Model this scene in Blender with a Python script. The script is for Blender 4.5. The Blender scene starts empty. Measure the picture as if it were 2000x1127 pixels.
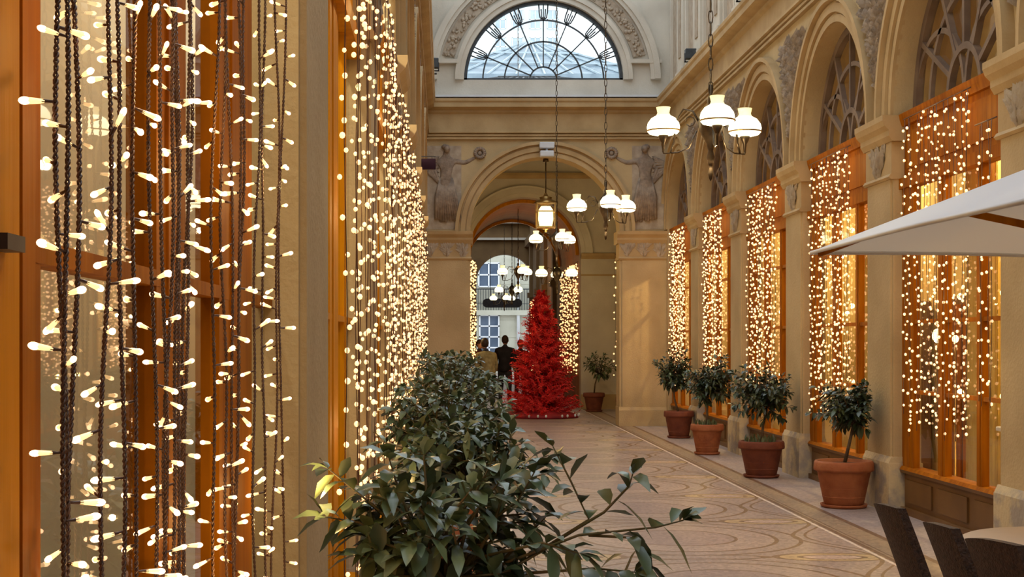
import bpy, math, random
from mathutils import Vector, Matrix
random.seed(7)
PI = math.pi
S = bpy.context.scene
COL = S.collection
F, VX, VY, EYE = 2850.0, 868.0, 667.0, 1.6

def P(px, py, Y):
    return Vector(((px - VX) * Y / F, Y, EYE - (py - VY) * Y / F))

# ------------------------------------------------------------------ materials
MATS = {}
def nt(name):
    m = bpy.data.materials.new(name); m.use_nodes = True
    t = m.node_tree; b = t.nodes['Principled BSDF']
    MATS[name] = m
    return m, t, b
def setc(b, c, rough=.7, metal=0.0, spec=.5):
    b.inputs['Base Color'].default_value = (*c, 1); b.inputs['Roughness'].default_value = rough
    b.inputs['Metallic'].default_value = metal; b.inputs['Specular IOR Level'].default_value = spec
def noise_mat(name, c1, c2, scale=3.0, rough=.7, metal=0., bump=0.0, stretch=(1, 1, 1), bscale=None, detail=5, spec=.4, lo=.35, hi=.65):
    m, t, b = nt(name); setc(b, c1, rough, metal, spec)
    N, L = t.nodes, t.links
    tc = N.new('ShaderNodeTexCoord'); mp = N.new('ShaderNodeMapping'); mp.inputs['Scale'].default_value = stretch
    L.new(tc.outputs['Object'], mp.inputs['Vector'])
    n = N.new('ShaderNodeTexNoise'); n.inputs['Scale'].default_value = scale; n.inputs['Detail'].default_value = detail
    L.new(mp.outputs['Vector'], n.inputs['Vector'])
    r = N.new('ShaderNodeValToRGB')
    r.color_ramp.elements[0].position = lo; r.color_ramp.elements[1].position = hi
    r.color_ramp.elements[0].color = (*c1, 1); r.color_ramp.elements[1].color = (*c2, 1)
    L.new(n.outputs['Fac'], r.inputs['Fac']); L.new(r.outputs['Color'], b.inputs['Base Color'])
    if bump:
        n2 = N.new('ShaderNodeTexNoise'); n2.inputs['Scale'].default_value = bscale or scale * 4; n2.inputs['Detail'].default_value = 4
        L.new(mp.outputs['Vector'], n2.inputs['Vector'])
        bp = N.new('ShaderNodeBump'); bp.inputs['Strength'].default_value = bump; bp.inputs['Distance'].default_value = .02
        L.new(n2.outputs['Fac'], bp.inputs['Height']); L.new(bp.outputs['Normal'], b.inputs['Normal'])
    return m
def emit_mat(name, c, s, sample='AUTO'):
    m, t, b = nt(name); setc(b, (.8, .8, .8), .5)
    b.inputs['Emission Color'].default_value = (*c, 1); b.inputs['Emission Strength'].default_value = s
    m.cycles.emission_sampling = sample
    return m
def glass_mat(name, tint=(1, 1, 1), ior=1.5, extra=0.0):
    m = bpy.data.materials.new(name); m.use_nodes = True; MATS[name] = m
    t = m.node_tree; N, L = t.nodes, t.links
    for n in list(N): N.remove(n)
    o = N.new('ShaderNodeOutputMaterial'); mx = N.new('ShaderNodeMixShader')
    tr = N.new('ShaderNodeBsdfTransparent'); tr.inputs['Color'].default_value = (*tint, 1)
    gl = N.new('ShaderNodeBsdfGlossy'); gl.inputs['Roughness'].default_value = .015
    lw = N.new('ShaderNodeLayerWeight'); lw.inputs['Blend'].default_value = .5
    fr = N.new('ShaderNodeMath'); fr.operation = 'POWER'; fr.inputs[1].default_value = 5.0; L.new(lw.outputs['Facing'], fr.inputs[0])
    ad = N.new('ShaderNodeMath'); ad.operation = 'MULTIPLY_ADD'; ad.inputs[1].default_value = .95; ad.inputs[2].default_value = .04; ad.use_clamp = True
    L.new(fr.outputs[0], ad.inputs[0]); L.new(ad.outputs[0], mx.inputs[0]); L.new(tr.outputs[0], mx.inputs[1]); L.new(gl.outputs[0], mx.inputs[2])
    L.new(mx.outputs[0], o.inputs['Surface'])
    return m

noise_mat('stone', (.42, .305, .155), (.51, .38, .205), 1.6, .8, bump=.25, bscale=40)
noise_mat('stone_pale', (.52, .47, .39), (.62, .57, .48), 1.6, .8, bump=.2, bscale=30)
noise_mat('moulding', (.38, .255, .115), (.48, .34, .17), 2.2, .7, bump=.15, bscale=30)
noise_mat('relief', (.19, .14, .105), (.34, .26, .19), 9, .85, bump=.7, bscale=26)  # mauve-brown carving, darkened so the colour adds depth shade
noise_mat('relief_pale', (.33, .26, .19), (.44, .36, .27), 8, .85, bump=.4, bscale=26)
noise_mat('worn_plinth', (.34, .29, .24), (.54, .43, .26), 5, .8, bump=.4, bscale=20, lo=.42, hi=.56)
noise_mat('wood_panel', (.11, .05, .012), (.16, .075, .018), 2.0, .5)
noise_mat('wood', (.25, .070, .003), (.37, .12, .004), 2.0, .5, spec=.04, bump=.04, stretch=(9, 9, .7), bscale=8)
noise_mat('wood_orange', (.50, .19, .004), (.62, .25, .006), 2.0, .5, spec=.04, bump=.04, stretch=(9, 9, .7), bscale=8)
noise_mat('tracery', (.13, .085, .06), (.22, .155, .11), 3, .6)
noise_mat('tunnel_wood', (.26, .085, .018), (.36, .13, .03), 1.5, .6, stretch=(1, 4, 1))
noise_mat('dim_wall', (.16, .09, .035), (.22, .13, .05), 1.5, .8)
noise_mat('cream', (.68, .65, .52), (.74, .71, .58), .8, .8)
noise_mat('shop_wall', (.58, .44, .20), (.72, .57, .29), 1.3, .8)
noise_mat('shop_dark', (.10, .055, .03), (.18, .10, .05), 2, .7)
noise_mat('terracotta', (.30, .085, .03), (.40, .135, .05), 6, .75, bump=.25, bscale=30)
noise_mat('terracotta_dark', (.14, .035, .018), (.20, .055, .025), 6, .75, bump=.25, bscale=30)
noise_mat('soil', (.03, .02, .012), (.07, .045, .03), 30, .95, bump=.8)
noise_mat('bark', (.07, .045, .03), (.13, .09, .055), 20, .85)
noise_mat('twig', (.09, .085, .035), (.14, .10, .05), 20, .7)
noise_mat('leaf', (.055, .09, .045), (.12, .165, .085), 7, .33, spec=.6)
noise_mat('leaf_dark', (.016, .03, .016), (.045, .066, .03), 7, .36, spec=.6)
noise_mat('leaf_light', (.06, .085, .035), (.13, .16, .08), 8, .4, spec=.6)
noise_mat('red_needle', (.50, .008, .012), (.80, .018, .02), 5, .55)
noise_mat('red_skirt', (.20, .004, .012), (.32, .008, .014), 5, .7)
noise_mat('metal', (.07, .05, .035), (.13, .095, .06), 12, .4, metal=.85)
noise_mat('brass', (.40, .25, .08), (.5, .33, .12), 12, .35, metal=.9)
noise_mat('iron', (.045, .05, .055), (.07, .075, .08), 12, .5, metal=.5)
noise_mat('iron_dark', (.02, .015, .018), (.035, .03, .03), 12, .5)
noise_mat('cable', (.075, .034, .022), (.12, .06, .038), 40, .35, spec=.6)
noise_mat('canopy_top', (.74, .75, .76), (.80, .81, .82), 2, .9)
noise_mat('wicker', (.035, .018, .012), (.085, .045, .03), 60, .6, bump=.8, bscale=110)
noise_mat('cloth', (.80, .69, .56), (.86, .75, .62), 2, .85)
noise_mat('coat_olive', (.22, .17, .07), (.36, .29, .13), 14, .9, bump=.3)
noise_mat('coat_black', (.008, .008, .014), (.016, .015, .024), 8, .85)
noise_mat('coat_maroon', (.06, .01, .014), (.10, .018, .02), 8, .85)
noise_mat('trousers', (.02, .02, .03), (.035, .035, .05), 8, .85)
noise_mat('skin', (.50, .27, .18), (.56, .31, .21), 8, .6)
noise_mat('hair', (.02, .01, .006), (.05, .022, .012), 30, .6)
noise_mat('facade', (.46, .44, .34), (.56, .54, .43), 1.2, .85, bump=.2)
noise_mat('facade_white', (.70, .76, .80), (.78, .83, .86), 1.2, .85)
noise_mat('white_paint', (.78, .8, .8), (.84, .85, .86), 2, .6)
noise_mat('dark_glass', (.07, .10, .15), (.13, .17, .23), 1, .15)
noise_mat('roof_glass', (.16, .22, .28), (.30, .38, .44), 1.6, .25, stretch=(1, 3, 1))
noise_mat('roof_pale', (.42, .52, .58), (.55, .63, .68), 1.6, .3, stretch=(1, 3, 1))
noise_mat('sofa', (.10, .09, .02), (.17, .15, .035), 9, .9)
noise_mat('drape', (.62, .44, .12), (.74, .54, .18), 3, .85)
noise_mat('grey_cloth', (.13, .13, .17), (.20, .20, .25), 4, .9)
noise_mat('flower', (.60, .62, .30), (.75, .75, .45), 10, .8)
noise_mat('purple_sign', (.018, .006, .014), (.026, .010, .02), 4, .7, spec=.1)
noise_mat('light_box', (.55, .58, .62), (.62, .66, .70), 4, .5)
glass_mat('glass', (.97, .97, .93), 1.25)
glass_mat('glass_left', (.94, .95, .90), 1.3)
emit_mat('shade_glow', (1.0, .90, .55), 3.2, 'NONE')
emit_mat('shade_neck', (1.0, .80, .30), 1.05, 'NONE')
emit_mat('lantern_glow', (1.0, .72, .25), 4.0, 'NONE')
emit_mat('bulb_tip', (1.0, .52, .26), 6.0, 'NONE')
emit_mat('bulb_body', (1.0, .56, .20), 1.9, 'NONE')
emit_mat('bulb_far', (1.0, .50, .20), 2.5, 'NONE')
emit_mat('lamp_bulb', (1.0, .74, .3), 14, 'NONE')
# unused browner copy of the canopy cloth, underside shade put into the colour
noise_mat('canopy_under_shaded', (.50, .42, .33), (.55, .47, .37), 2, .9)

def cloth_mat():
    m, t, b = nt('canopy_cloth'); setc(b, (.84, .86, .90), .9, 0, .1)
    N, L = t.nodes, t.links
    tr = N.new('ShaderNodeBsdfTranslucent'); tr.inputs['Color'].default_value = (.70, .60, .46, 1)
    n = N.new('ShaderNodeTexNoise'); n.inputs['Scale'].default_value = 260
    bp = N.new('ShaderNodeBump'); bp.inputs['Strength'].default_value = .1; L.new(n.outputs['Fac'], bp.inputs['Height']); L.new(bp.outputs['Normal'], b.inputs['Normal'])
    mx = N.new('ShaderNodeMixShader'); mx.inputs[0].default_value = .28
    L.new(b.outputs[0], mx.inputs[1]); L.new(tr.outputs[0], mx.inputs[2]); L.new(mx.outputs[0], N['Material Output'].inputs['Surface'])
cloth_mat()
def floor_mat():
    m, t, b = nt('mosaic'); setc(b, (.4, .3, .25), .42, 0, .35)
    N, L = t.nodes, t.links
    tc = N.new('ShaderNodeTexCoord'); sp = N.new('ShaderNodeSeparateXYZ'); L.new(tc.outputs['Object'], sp.inputs[0])
    def M(op, a, bb=None, c=None):
        n = N.new('ShaderNodeMath'); n.operation = op
        for i, v in enumerate((a, bb, c)):
            if v is None: continue
            if isinstance(v, (int, float)): n.inputs[i].default_value = v
            else: L.new(v, n.inputs[i])
        return n.outputs[0]
    X, Y = sp.outputs['X'], sp.outputs['Y']
    x = M('SUBTRACT', X, 1.9); ax = M('ABSOLUTE', x)
    per = 2.14
    yy = M('SUBTRACT', M('MODULO', M('ADD', M('SUBTRACT', Y, 11.9), per * 10.5), per), per / 2)   # -per/2..per/2, 0 at circle centre
    yh = M('SUBTRACT', M('MODULO', M('ADD', M('SUBTRACT', Y, 11.9), per * 10), per), per / 2)     # 0 between circles
    def ell(cx, u, a, c):
        p = M('DIVIDE', M('SUBTRACT', cx, 0), a); q = M('DIVIDE', u, c)
        return M('SQRT', M('ADD', M('MULTIPLY', p, p), M('MULTIPLY', q, q)))
    def line(d, at, w): return M('LESS_THAN', M('ABSOLUTE', M('SUBTRACT', d, at)), w)
    def OR(*a):
        r = a[0]
        for v in a[1:]: r = M('MAXIMUM', r, v)
        return r
    r0 = M('SQRT', M('ADD', M('MULTIPLY', x, x), M('MULTIPLY', yy, yy)))
    circ = OR(line(r0, .79, .018), line(r0, .47, .014), line(r0, .98, .018))
    inner = M('LESS_THAN', r0, .79); core = M('LESS_THAN', r0, .47)
    axs = M('SUBTRACT', ax, .98)
    e1 = ell(axs, yh, .42, .20); e2 = ell(axs, yh, .24, .10)
    alm = OR(line(e1, 1, .07), line(e2, 1, .1))
    e3 = ell(x, yh, .50, .10); alm2 = line(e3, 1, .1)
    # sweeping guilloche either side of the circles
    g = M('MULTIPLY', M('COSINE', M('MULTIPLY', yy, 2 * PI / per)), .18)
    sw = M('SUBTRACT', ax, M('SUBTRACT', 1.14, g)); swl = OR(line(sw, 0, .018), line(sw, .1, .012))
    ins = M('LESS_THAN', ax, 1.36)
    darkl = M('MULTIPLY', OR(circ, alm, alm2, swl), ins)
    brd = OR(line(ax, 1.38, .022), line(ax, 1.67, .028), line(ax, 1.43, .008))
    light = line(ax, 1.335, .014)
    band = line(ax, 1.525, .13); outer = M('GREATER_THAN', ax, 1.67)
    vor = N.new('ShaderNodeTexVoronoi'); vor.inputs['Scale'].default_value = 38; L.new(tc.outputs['Object'], vor.inputs['Vector'])
    nz = N.new('ShaderNodeTexNoise'); nz.inputs['Scale'].default_value = 1.3; nz.inputs['Detail'].default_value = 6; L.new(tc.outputs['Object'], nz.inputs['Vector'])
    def mix(f, c1, c2, bt='MIX'):
        n = N.new('ShaderNodeMix'); n.data_type = 'RGBA'; n.blend_type = bt
        for i, v in ((0, f), (6, c1), (7, c2)):
            if isinstance(v, (int, float)): n.inputs[i].default_value = v
            elif isinstance(v, tuple): n.inputs[i].default_value = (*v, 1)
            else: L.new(v, n.inputs[i])
        return n.outputs[2]
    c = mix(nz.outputs['Fac'], (.265, .205, .18), (.345, .275, .245))
    c = mix(inner, c, mix(nz.outputs['Fac'], (.31, .235, .20), (.39, .305, .265)))
    c = mix(core, c, (.30, .225, .205))
    c = mix(M('MULTIPLY', M('LESS_THAN', e1, 1), ins), c, (.40, .29, .16))
    c = mix(M('MULTIPLY', M('LESS_THAN', e2, 1), ins), c, (.44, .33, .28))
    c = mix(band, c, (.315, .235, .155))
    c = mix(outer, c, mix(nz.outputs['Fac'], (.29, .24, .225), (.39, .335, .32)))
    c = mix(darkl, c, (.17, .10, .055)); c = mix(brd, c, (.17, .10, .06)); c = mix(light, c, (.62, .54, .47))
    bw = N.new('ShaderNodeRGBToBW'); L.new(vor.outputs['Color'], bw.inputs[0])
    sc = M('MULTIPLY_ADD', bw.outputs[0], .55, .72)
    cc = N.new('ShaderNodeCombineXYZ')
    for i in range(3): L.new(sc, cc.inputs[i])
    c = mix(1.0, c, cc.outputs[0], 'MULTIPLY')
    L.new(c, b.inputs['Base Color'])
floor_mat()

# ------------------------------------------------------------------ mesh builder
class MB:
    def __init__(s): s.v = []; s.f = []; s.m = []; s.sm = []
    def add(s, vs, fs, mi=0, smooth=False):
        o = len(s.v); s.v += [tuple(v) for v in vs]
        for f in fs:
            s.f.append([i + o for i in f]); s.m.append(mi); s.sm.append(smooth)
    def box(s, x0, x1, y0, y1, z0, z1, mi=0):
        s.add([(x0, y0, z0), (x1, y0, z0), (x1, y1, z0), (x0, y1, z0), (x0, y0, z1), (x1, y0, z1), (x1, y1, z1), (x0, y1, z1)],
              [(0, 3, 2, 1), (4, 5, 6, 7), (0, 1, 5, 4), (1, 2, 6, 5), (2, 3, 7, 6), (3, 0, 4, 7)], mi)
    def bbox(s, x0, x1, y0, y1, z0, z1, b=.01, mi=0):      # chamfered box
        vs = []; 
        for z, i in ((z0, b), (z0 + b, 0), (z1 - b, 0), (z1, b)):
            a = [(x0 + b + 0, y0 + i), (x1 - b, y0 + i), (x1 - i, y0 + b), (x1 - i, y1 - b), (x1 - b, y1 - i), (x0 + b, y1 - i), (x0 + i, y1 - b), (x0 + i, y0 + b)]
            vs += [(p[0], p[1], z) for p in a]
        fs = [tuple(range(7, -1, -1)), tuple(range(24, 32))]
        for k in range(3):
            for j in range(8):
                fs.append((k * 8 + j, k * 8 + (j + 1) % 8, k * 8 + 8 + (j + 1) % 8, k * 8 + 8 + j))
        s.add(vs, fs, mi)
    def tube(s, pts, r, n=6, mi=0, smooth=True, cap=True, flat=1.0):
        pts = [Vector(p) for p in pts]; k = len(pts)
        rr = r if isinstance(r, (list, tuple)) else [r] * k
        vs = []; up = None
        for i, p in enumerate(pts):
            d = (pts[min(i + 1, k - 1)] - pts[max(i - 1, 0)])
            if d.length < 1e-9: d = Vector((0, 0, 1))
            d.normalize()
            if up is None:
                up = d.orthogonal().normalized()
            u = (up - d * up.dot(d))
            u = d.orthogonal().normalized() if u.length < 1e-6 else u.normalized()
            up = u; w = d.cross(u)
            for j in range(n):
                a = 2 * PI * j / n
                vs.append(p + (u * math.cos(a) + w * math.sin(a) * flat) * rr[i])
        fs = [(i * n + j, i * n + (j + 1) % n, (i + 1) * n + (j + 1) % n, (i + 1) * n + j) for i in range(k - 1) for j in range(n)]
        if cap: fs += [tuple(range(n - 1, -1, -1)), tuple(range((k - 1) * n, k * n))]
        s.add(vs, fs, mi, smooth)
    def bar(s, a, b, w, h=None, mi=0, side=None):
        a = Vector(a); b = Vector(b); h = h or w; d = (b - a).normalized()
        sd = Vector(side) if side else (Vector((0, 0, 1)) if abs(d.z) < .9 else Vector((0, 1, 0)))
        u = d.cross(sd).normalized(); v = u.cross(d)
        vs = [q + u * (su * w / 2) + v * (sv * h / 2) for q in (a, b) for su, sv in ((-1, -1), (1, -1), (1, 1), (-1, 1))]
        s.add(vs, [(0, 3, 2, 1), (4, 5, 6, 7), (0, 1, 5, 4), (1, 2, 6, 5), (2, 3, 7, 6), (3, 0, 4, 7)], mi)
    def lathe(s, prof, c=(0, 0, 0), n=24, mi=0, smooth=True, sx=1, sy=1, mis=None):
        vs = []
        for r, z in prof:
            for j in range(n):
                a = 2 * PI * j / n; vs.append((c[0] + r * math.cos(a) * sx, c[1] + r * math.sin(a) * sy, c[2] + z))
        k = len(prof); o = len(s.v); s.v += vs
        for i in range(k - 1):
            for j in range(n):
                s.f.append([o + i * n + j, o + i * n + (j + 1) % n, o + (i + 1) * n + (j + 1) % n, o + (i + 1) * n + j])
                s.m.append(mis[i] if mis else mi); s.sm.append(smooth)
        if prof[0][0] > 1e-5: s.f.append([o + j for j in range(n - 1, -1, -1)]); s.m.append(mis[0] if mis else mi); s.sm.append(False)
        if prof[-1][0] > 1e-5: s.f.append([o + (k - 1) * n + j for j in range(n)]); s.m.append(mis[-1] if mis else mi); s.sm.append(False)
    def blob(s, c, r, n=10, m=6, mi=0, rot=None):
        c = Vector(c); vs = []
        for i in range(m + 1):
            t = PI * i / m
            for j in range(n):
                a = 2 * PI * j / n
                v = Vector((r[0] * math.sin(t) * math.cos(a), r[1] * math.sin(t) * math.sin(a), r[2] * math.cos(t)))
                if rot: v = rot @ v
                vs.append(c + v)
        fs = [(i * n + j, i * n + (j + 1) % n, (i + 1) * n + (j + 1) % n, (i + 1) * n + j) for i in range(m) for j in range(n)]
        s.add(vs, fs, mi, True)
    def build(s, name, mats, parent=None, loc=None):
        me = bpy.data.meshes.new(name); me.from_pydata(s.v, [], s.f)
        mats = mats if isinstance(mats, (list, tuple)) else [mats]
        for q in mats: me.materials.append(MATS[q])
        me.polygons.foreach_set('material_index', s.m); me.polygons.foreach_set('use_smooth', s.sm); me.update()
        o = bpy.data.objects.new(name, me); COL.objects.link(o)
        if parent:
            o.parent = parent
        if loc is not None: o.location = loc
        return o
def tag(o, label=None, cat=None, group=None, kind=None):
    for k, v in (('label', label), ('category', cat), ('group', group), ('kind', kind)):
        if v: o[k] = v
    return o
def thing(name, label, cat, loc=(0, 0, 0), group=None, rz=0):
    o = bpy.data.objects.new(name, None); COL.objects.link(o); o.location = loc; o.rotation_euler.z = rz
    o.empty_display_size = .1
    return tag(o, label, cat, group)
def part_copy(src, parent, loc=None, rot=None, scale=None):
    c = src.copy(); COL.objects.link(c); c.parent = parent
    if loc is not None: c.location = loc
    if rot is not None: c.rotation_euler = rot
    if scale is not None: c.scale = (scale,) * 3
    return c
def struct(o): o['kind'] = 'structure'; return o

# ------------------------------------------------------------------ arched wall generator
def arch_wall(mb, fn, u0, u1, z0, z1, ops, d0, d1, seg=28, mi=0, mi_in=None):
    """fn(u, z, d) -> world.  ops = [(uc, r, spring, base)], base = bottom of the opening."""
    mi_in = mi if mi_in is None else mi_in
    us = u0
    def quad(a, b, c, e, m=mi): mb.add([fn(*a), fn(*b), fn(*c), fn(*e)], [(0, 1, 2, 3)], m)
    def slab(a, b, c, e):
        if b - a < 1e-6 or e - c < 1e-6: return
        for d in (d0, d1): quad((a, c, d), (b, c, d), (b, e, d), (a, e, d))
    for uc, r, zs, base in ops:
        slab(us, uc - r, z0, z1)
        if base > z0:
            slab(uc - r, uc + r, z0, base); quad((uc - r, base, d0), (uc + r, base, d0), (uc + r, base, d1), (uc - r, base, d1))
        for sgn in (-1, 1):
            quad((uc + sgn * r, base, d0), (uc + sgn * r, base, d1), (uc + sgn * r, zs, d1), (uc + sgn * r, zs, d0), mi_in)
        pts = [(uc - r * math.cos(PI * i / seg), zs + r * math.sin(PI * i / seg)) for i in range(seg + 1)]
        for (a, b), (c, e) in zip(pts, pts[1:]):
            for d in (d0, d1): quad((a, b, d), (c, e, d), (c, z1, d), (a, z1, d))
            mb.add([fn(a, b, d0), fn(a, b, d1), fn(c, e, d1), fn(c, e, d0)], [(0, 1, 2, 3)], mi_in, True)
        us = uc + r
    slab(us, u1, z0, z1)
    for d_ in ((z1),): quad((u0, z1, d0), (u1, z1, d0), (u1, z1, d1), (u0, z1, d1))
    for u in (u0, u1): quad((u, z0, d0), (u, z0, d1), (u, z1, d1), (u, z1, d0))
def arch_ring(mb, fn, uc, zs, prof, seg=32, a0=0, a1=PI, mi=0):
    """sweep a closed profile [(radius, depth)] round an arch; depth negative = proud of the wall."""
    k = len(prof); vs = []
    for i in range(seg + 1):
        a = a0 + (a1 - a0) * i / seg
        for r, d in prof: vs.append(fn(uc + r * math.cos(a), zs + r * math.sin(a), d))
    fs = [(i * k + j, i * k + (j + 1) % k, (i + 1) * k + (j + 1) % k, (i + 1) * k + j) for i in range(seg) for j in range(k)]
    fs += [tuple(range(k)), tuple(seg * k + j for j in range(k))]
    mb.add(vs, fs, mi)
def extrude(mb, fn, prof, u0, u1, mi=0):
    """prof = [(d, z)] closed, pulled from u0 to u1."""
    k = len(prof); vs = [fn(u, z, d) for u in (u0, u1) for d, z in prof]
    fs = [(j, (j + 1) % k, k + (j + 1) % k, k + j) for j in range(k)] + [tuple(range(k)), tuple(range(k, 2 * k))]
    mb.add(vs, fs, mi)
def uvbox(mb, fn, u0, u1, z0, z1, d0, d1, mi=0):
    extrude(mb, fn, [(d0, z0), (d1, z0), (d1, z1), (d0, z1)], u0, u1, mi)

XL, XR = -.39, 4.2
WID, PER, SPR = .81, 3.45, 3.71
RAD = (PER - WID) / 2
YE = 27.6
fR = lambda u, z, d: (XR + d, u, z)
fL = lambda u, z, d: (XL - d, u, z)
fE = lambda u, z, d: (u, YE + d, z)

# ------------------------------------------------------------------ floor
mb = MB(); mb.box(-4.5, 9.5, -7, 95, -.1, 0); struct(mb.build('floor', 'mosaic'))

# ------------------------------------------------------------------ leaf spray relief
def leaf_relief(mb, fn, u, z0, z1, w, depth=.05, n=60, seed=1, wf=None, big=1.0):
    rd = random.Random(seed)
    for i in range(n):
        t = rd.random() ** .8; z = z0 + (z1 - z0) * t
        ww = w * (.25 + .75 * t) * (1 - .35 * max(0, t - .8) / .2)
        ww = wf(z) if wf else ww
        uu = u + rd.uniform(-ww, ww); L = rd.uniform(.05, .12) * big; a = (uu - u) / max(ww, .01) * .9 + rd.uniform(-.4, .4)
        du, dz = math.sin(a) * L, math.cos(a) * L; pu, pz = math.cos(a) * L * .32, -math.sin(a) * L * .32
        dp = -depth * rd.uniform(.5, 1.1)
        vs = [fn(uu - du, z - dz, 0), fn(uu - pu, z - pz, -.004), fn(uu, z, dp), fn(uu + pu, z + pz, -.004), fn(uu + du, z + dz, dp * .5)]
        mb.add(vs, [(0, 1, 2), (0, 2, 3), (1, 4, 2), (3, 2, 4)], 0, True)
    mb.tube([fn(u, z0, -.012), fn(u + .02, (z0 + z1) / 2, -.02), fn(u, z1, -.012)], .014, 5)

CORN = [(.3, 5.42), (-.06, 5.42), (-.06, 5.455), (-.035, 5.458), (-.035, 5.475), (-.075, 5.478), (-.075, 5.51), (-.045, 5.514), (-.045, 5.525), (-.105, 5.535), (-.105, 5.565), (-.006, 5.575), (-.006, 5.90), (-.05, 5.93), (-.05, 5.97), (-.14, 5.99), (-.19, 6.01), (-.19, 6.09), (-.215, 6.12), (-.22, 6.17), (0, 6.19), (.3, 6.19)]

def side_wall(side, fn, edges, uend, name, seed):
    w = MB()
    ops = [(e + WID + RAD, RAD, SPR, 0.0) for e in edges if e + PER < uend + .3]
    arch_wall(w, fn, edges[0], uend, 0, 5.43, ops, 0.0, .26)
    root = struct(w.build(name, 'stone'))
    c = MB(); extrude(c, fn, CORN, edges[0], uend); c.build('cornice', 'moulding', root)
    # upper storey: wall, plinth, shallow piers and consoles
    up = MB(); uvbox(up, fn, edges[0], uend, 6.19, 9.4, .08, .32); up.build('upper_wall', 'stone_pale', root)
    for e in edges:
        if e < 5: continue
        for off in (0.0, PER / 2):
            q = MB()
            u = e + off
            if u + .8 > uend: continue
            uvbox(q, fn, u, u + .56, 6.19, 9.2, .0, .1)
            uvbox(q, fn, u - .05, u + .61, 6.19, 6.42, -.04, .1); uvbox(q, fn, u - .05, u + .61, 7.95, 8.1, -.07, .1)
            uvbox(q, fn, u + .17, u + .39, 6.65, 7.75, -.02, .02, 1)
            q.build('upper_pier', ['stone_pale', 'relief_pale'], root)
            if off == 0 or True:
                q = MB(); a, b = u + .72, min(u + PER / 2 - .14, uend - .05)
                for (x0, x1, y0, y1) in ((a, a + .07, 6.45, 8.3), (b - .07, b, 6.45, 8.3), (a, b, 6.38, 6.45), (a, b, 8.3, 8.4)):
                    uvbox(q, fn, x0, x1, y0, y1, .02, .1)
                uvbox(q, fn, a + .07, b - .07, 6.45, 8.3, .07, .09, 1)
                q.build('blind_window', ['stone_pale', 'relief_pale'], root)
    for i, e in enumerate(edges):
        if e + WID > uend: continue
        p = MB()
        uvbox(p, fn, e + .04, e + WID - .04, .52, 3.2, -.018, .02)
        po = p.build('pilaster', 'stone', root)
        p = MB(); uvbox(p, fn, e - .02, e + WID + .02, 0, .46, -.05, .27); extrude(p, fn, [(.25, .46), (-.05, .46), (-.022, .52), (.25, .52)], e - .012, e + WID + .012)
        p.build('plinth', 'worn_plinth', po)
        # capital: astragal, carved frieze, abacus
        p = MB()
        extrude(p, fn, [(.255, 3.12), (-.03, 3.12), (-.05, 3.14), (-.03, 3.17), (.255, 3.17)], e - .02, e + WID + .02)
        uvbox(p, fn, e - .008, e + WID + .008, 3.17, 3.47, -.02, .252)
        extrude(p, fn, [(.27, 3.47), (-.03, 3.47), (-.06, 3.52), (-.06, 3.57), (-.10, 3.61), (-.12, 3.66), (-.12, 3.71), (.27, 3.71)], e - .06, e + WID + .06)
        p.build('capital', 'moulding', po)
        p = MB(); leaf_relief(p, fn, e + WID / 2, 3.2, 3.44, .3, .06, 46, seed + i)
        fn2 = lambda u, z, d: fn(u, z, d - .02)
        p = MB(); leaf_relief(p, fn2, e + WID / 2, 3.2, 3.44, .3, .04, 60, seed + i); p.build('carved_rosette', 'relief_pale', po)
        if i < len(ops):
            uc = ops[i][0]
            p = MB()
            arch_ring(p, fn, uc, SPR, [(RAD, .02), (RAD, -.03), (RAD + .08, -.03), (RAD + .085, -.012), (RAD + .1, -.012), (RAD + .105, -.055), (RAD + .2, -.055), (RAD + .205, -.035), (RAD + .22, -.035), (RAD + .23, -.10), (RAD + .285, -.10), (RAD + .285, .02)])
            p.build('archivolt', 'moulding', root)
        if e > 5:
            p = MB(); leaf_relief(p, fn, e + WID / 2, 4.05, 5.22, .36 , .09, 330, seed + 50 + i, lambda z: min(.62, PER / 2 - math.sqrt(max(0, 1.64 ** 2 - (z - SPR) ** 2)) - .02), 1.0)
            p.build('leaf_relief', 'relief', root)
    return root, ops

edR = [10.2 + PER * k for k in range(-5, 5)]
edL = [3.9 + PER * k for k in range(-3, 7)]
wr, opsR = side_wall('right', fR, edR, YE, 'wall_right', 100)
wl, opsL = side_wall('left', fL, edL, YE, 'wall_left', 300)
mb = MB(); mb.box(-1.5, 7, -7.4, -7.1, 0, 9.4); struct(mb.build('wall_light_block', 'stone'))  # unseen wall added behind the camera to block sky light

# ------------------------------------------------------------------ shop windows
WN = [0]
def bars(mb, fn, lst, d0, d1, mi=0):
    for a, b, c, e in lst: uvbox(mb, fn, a, b, c, e, d0, d1, mi)
def fan(mb, fn, uc, zs, R, d, w=.055):
    f2 = lambda a, r: fn(uc + r * math.cos(a), zs + r * math.sin(a), d)
    side = Vector(fn(0, 0, 1)) - Vector(fn(0, 0, 0))
    arch_ring(mb, fn, uc, zs, [(R - .09, d - .03), (R, d - .03), (R, d + .04), (R - .09, d + .04)])
    arch_ring(mb, fn, uc, zs, [(.36, d - .03), (.42, d - .03), (.42, d + .03), (.36, d + .03)], 16)
    for k in range(1, 6):
        a = PI * k / 6
        mb.bar(f2(a, .4), f2(a, R - .05), .05, w, 0, side)
    for k in (-1, 1):      # intersecting curved bars
        arch_ring(mb, fn, uc + k * .66, zs, [(.62, d - .02), (.67, d - .02), (.67, d + .02), (.62, d + .02)], 20)
    arch_ring(mb, fn, uc, zs, [(.86, d - .02), (.91, d - .02), (.91, d + .02), (.86, d + .02)], 24)
    mb.bar(fn(uc - R, zs + .03, d), fn(uc + R, zs + .03, d), .08, .08, 0, side)
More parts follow.
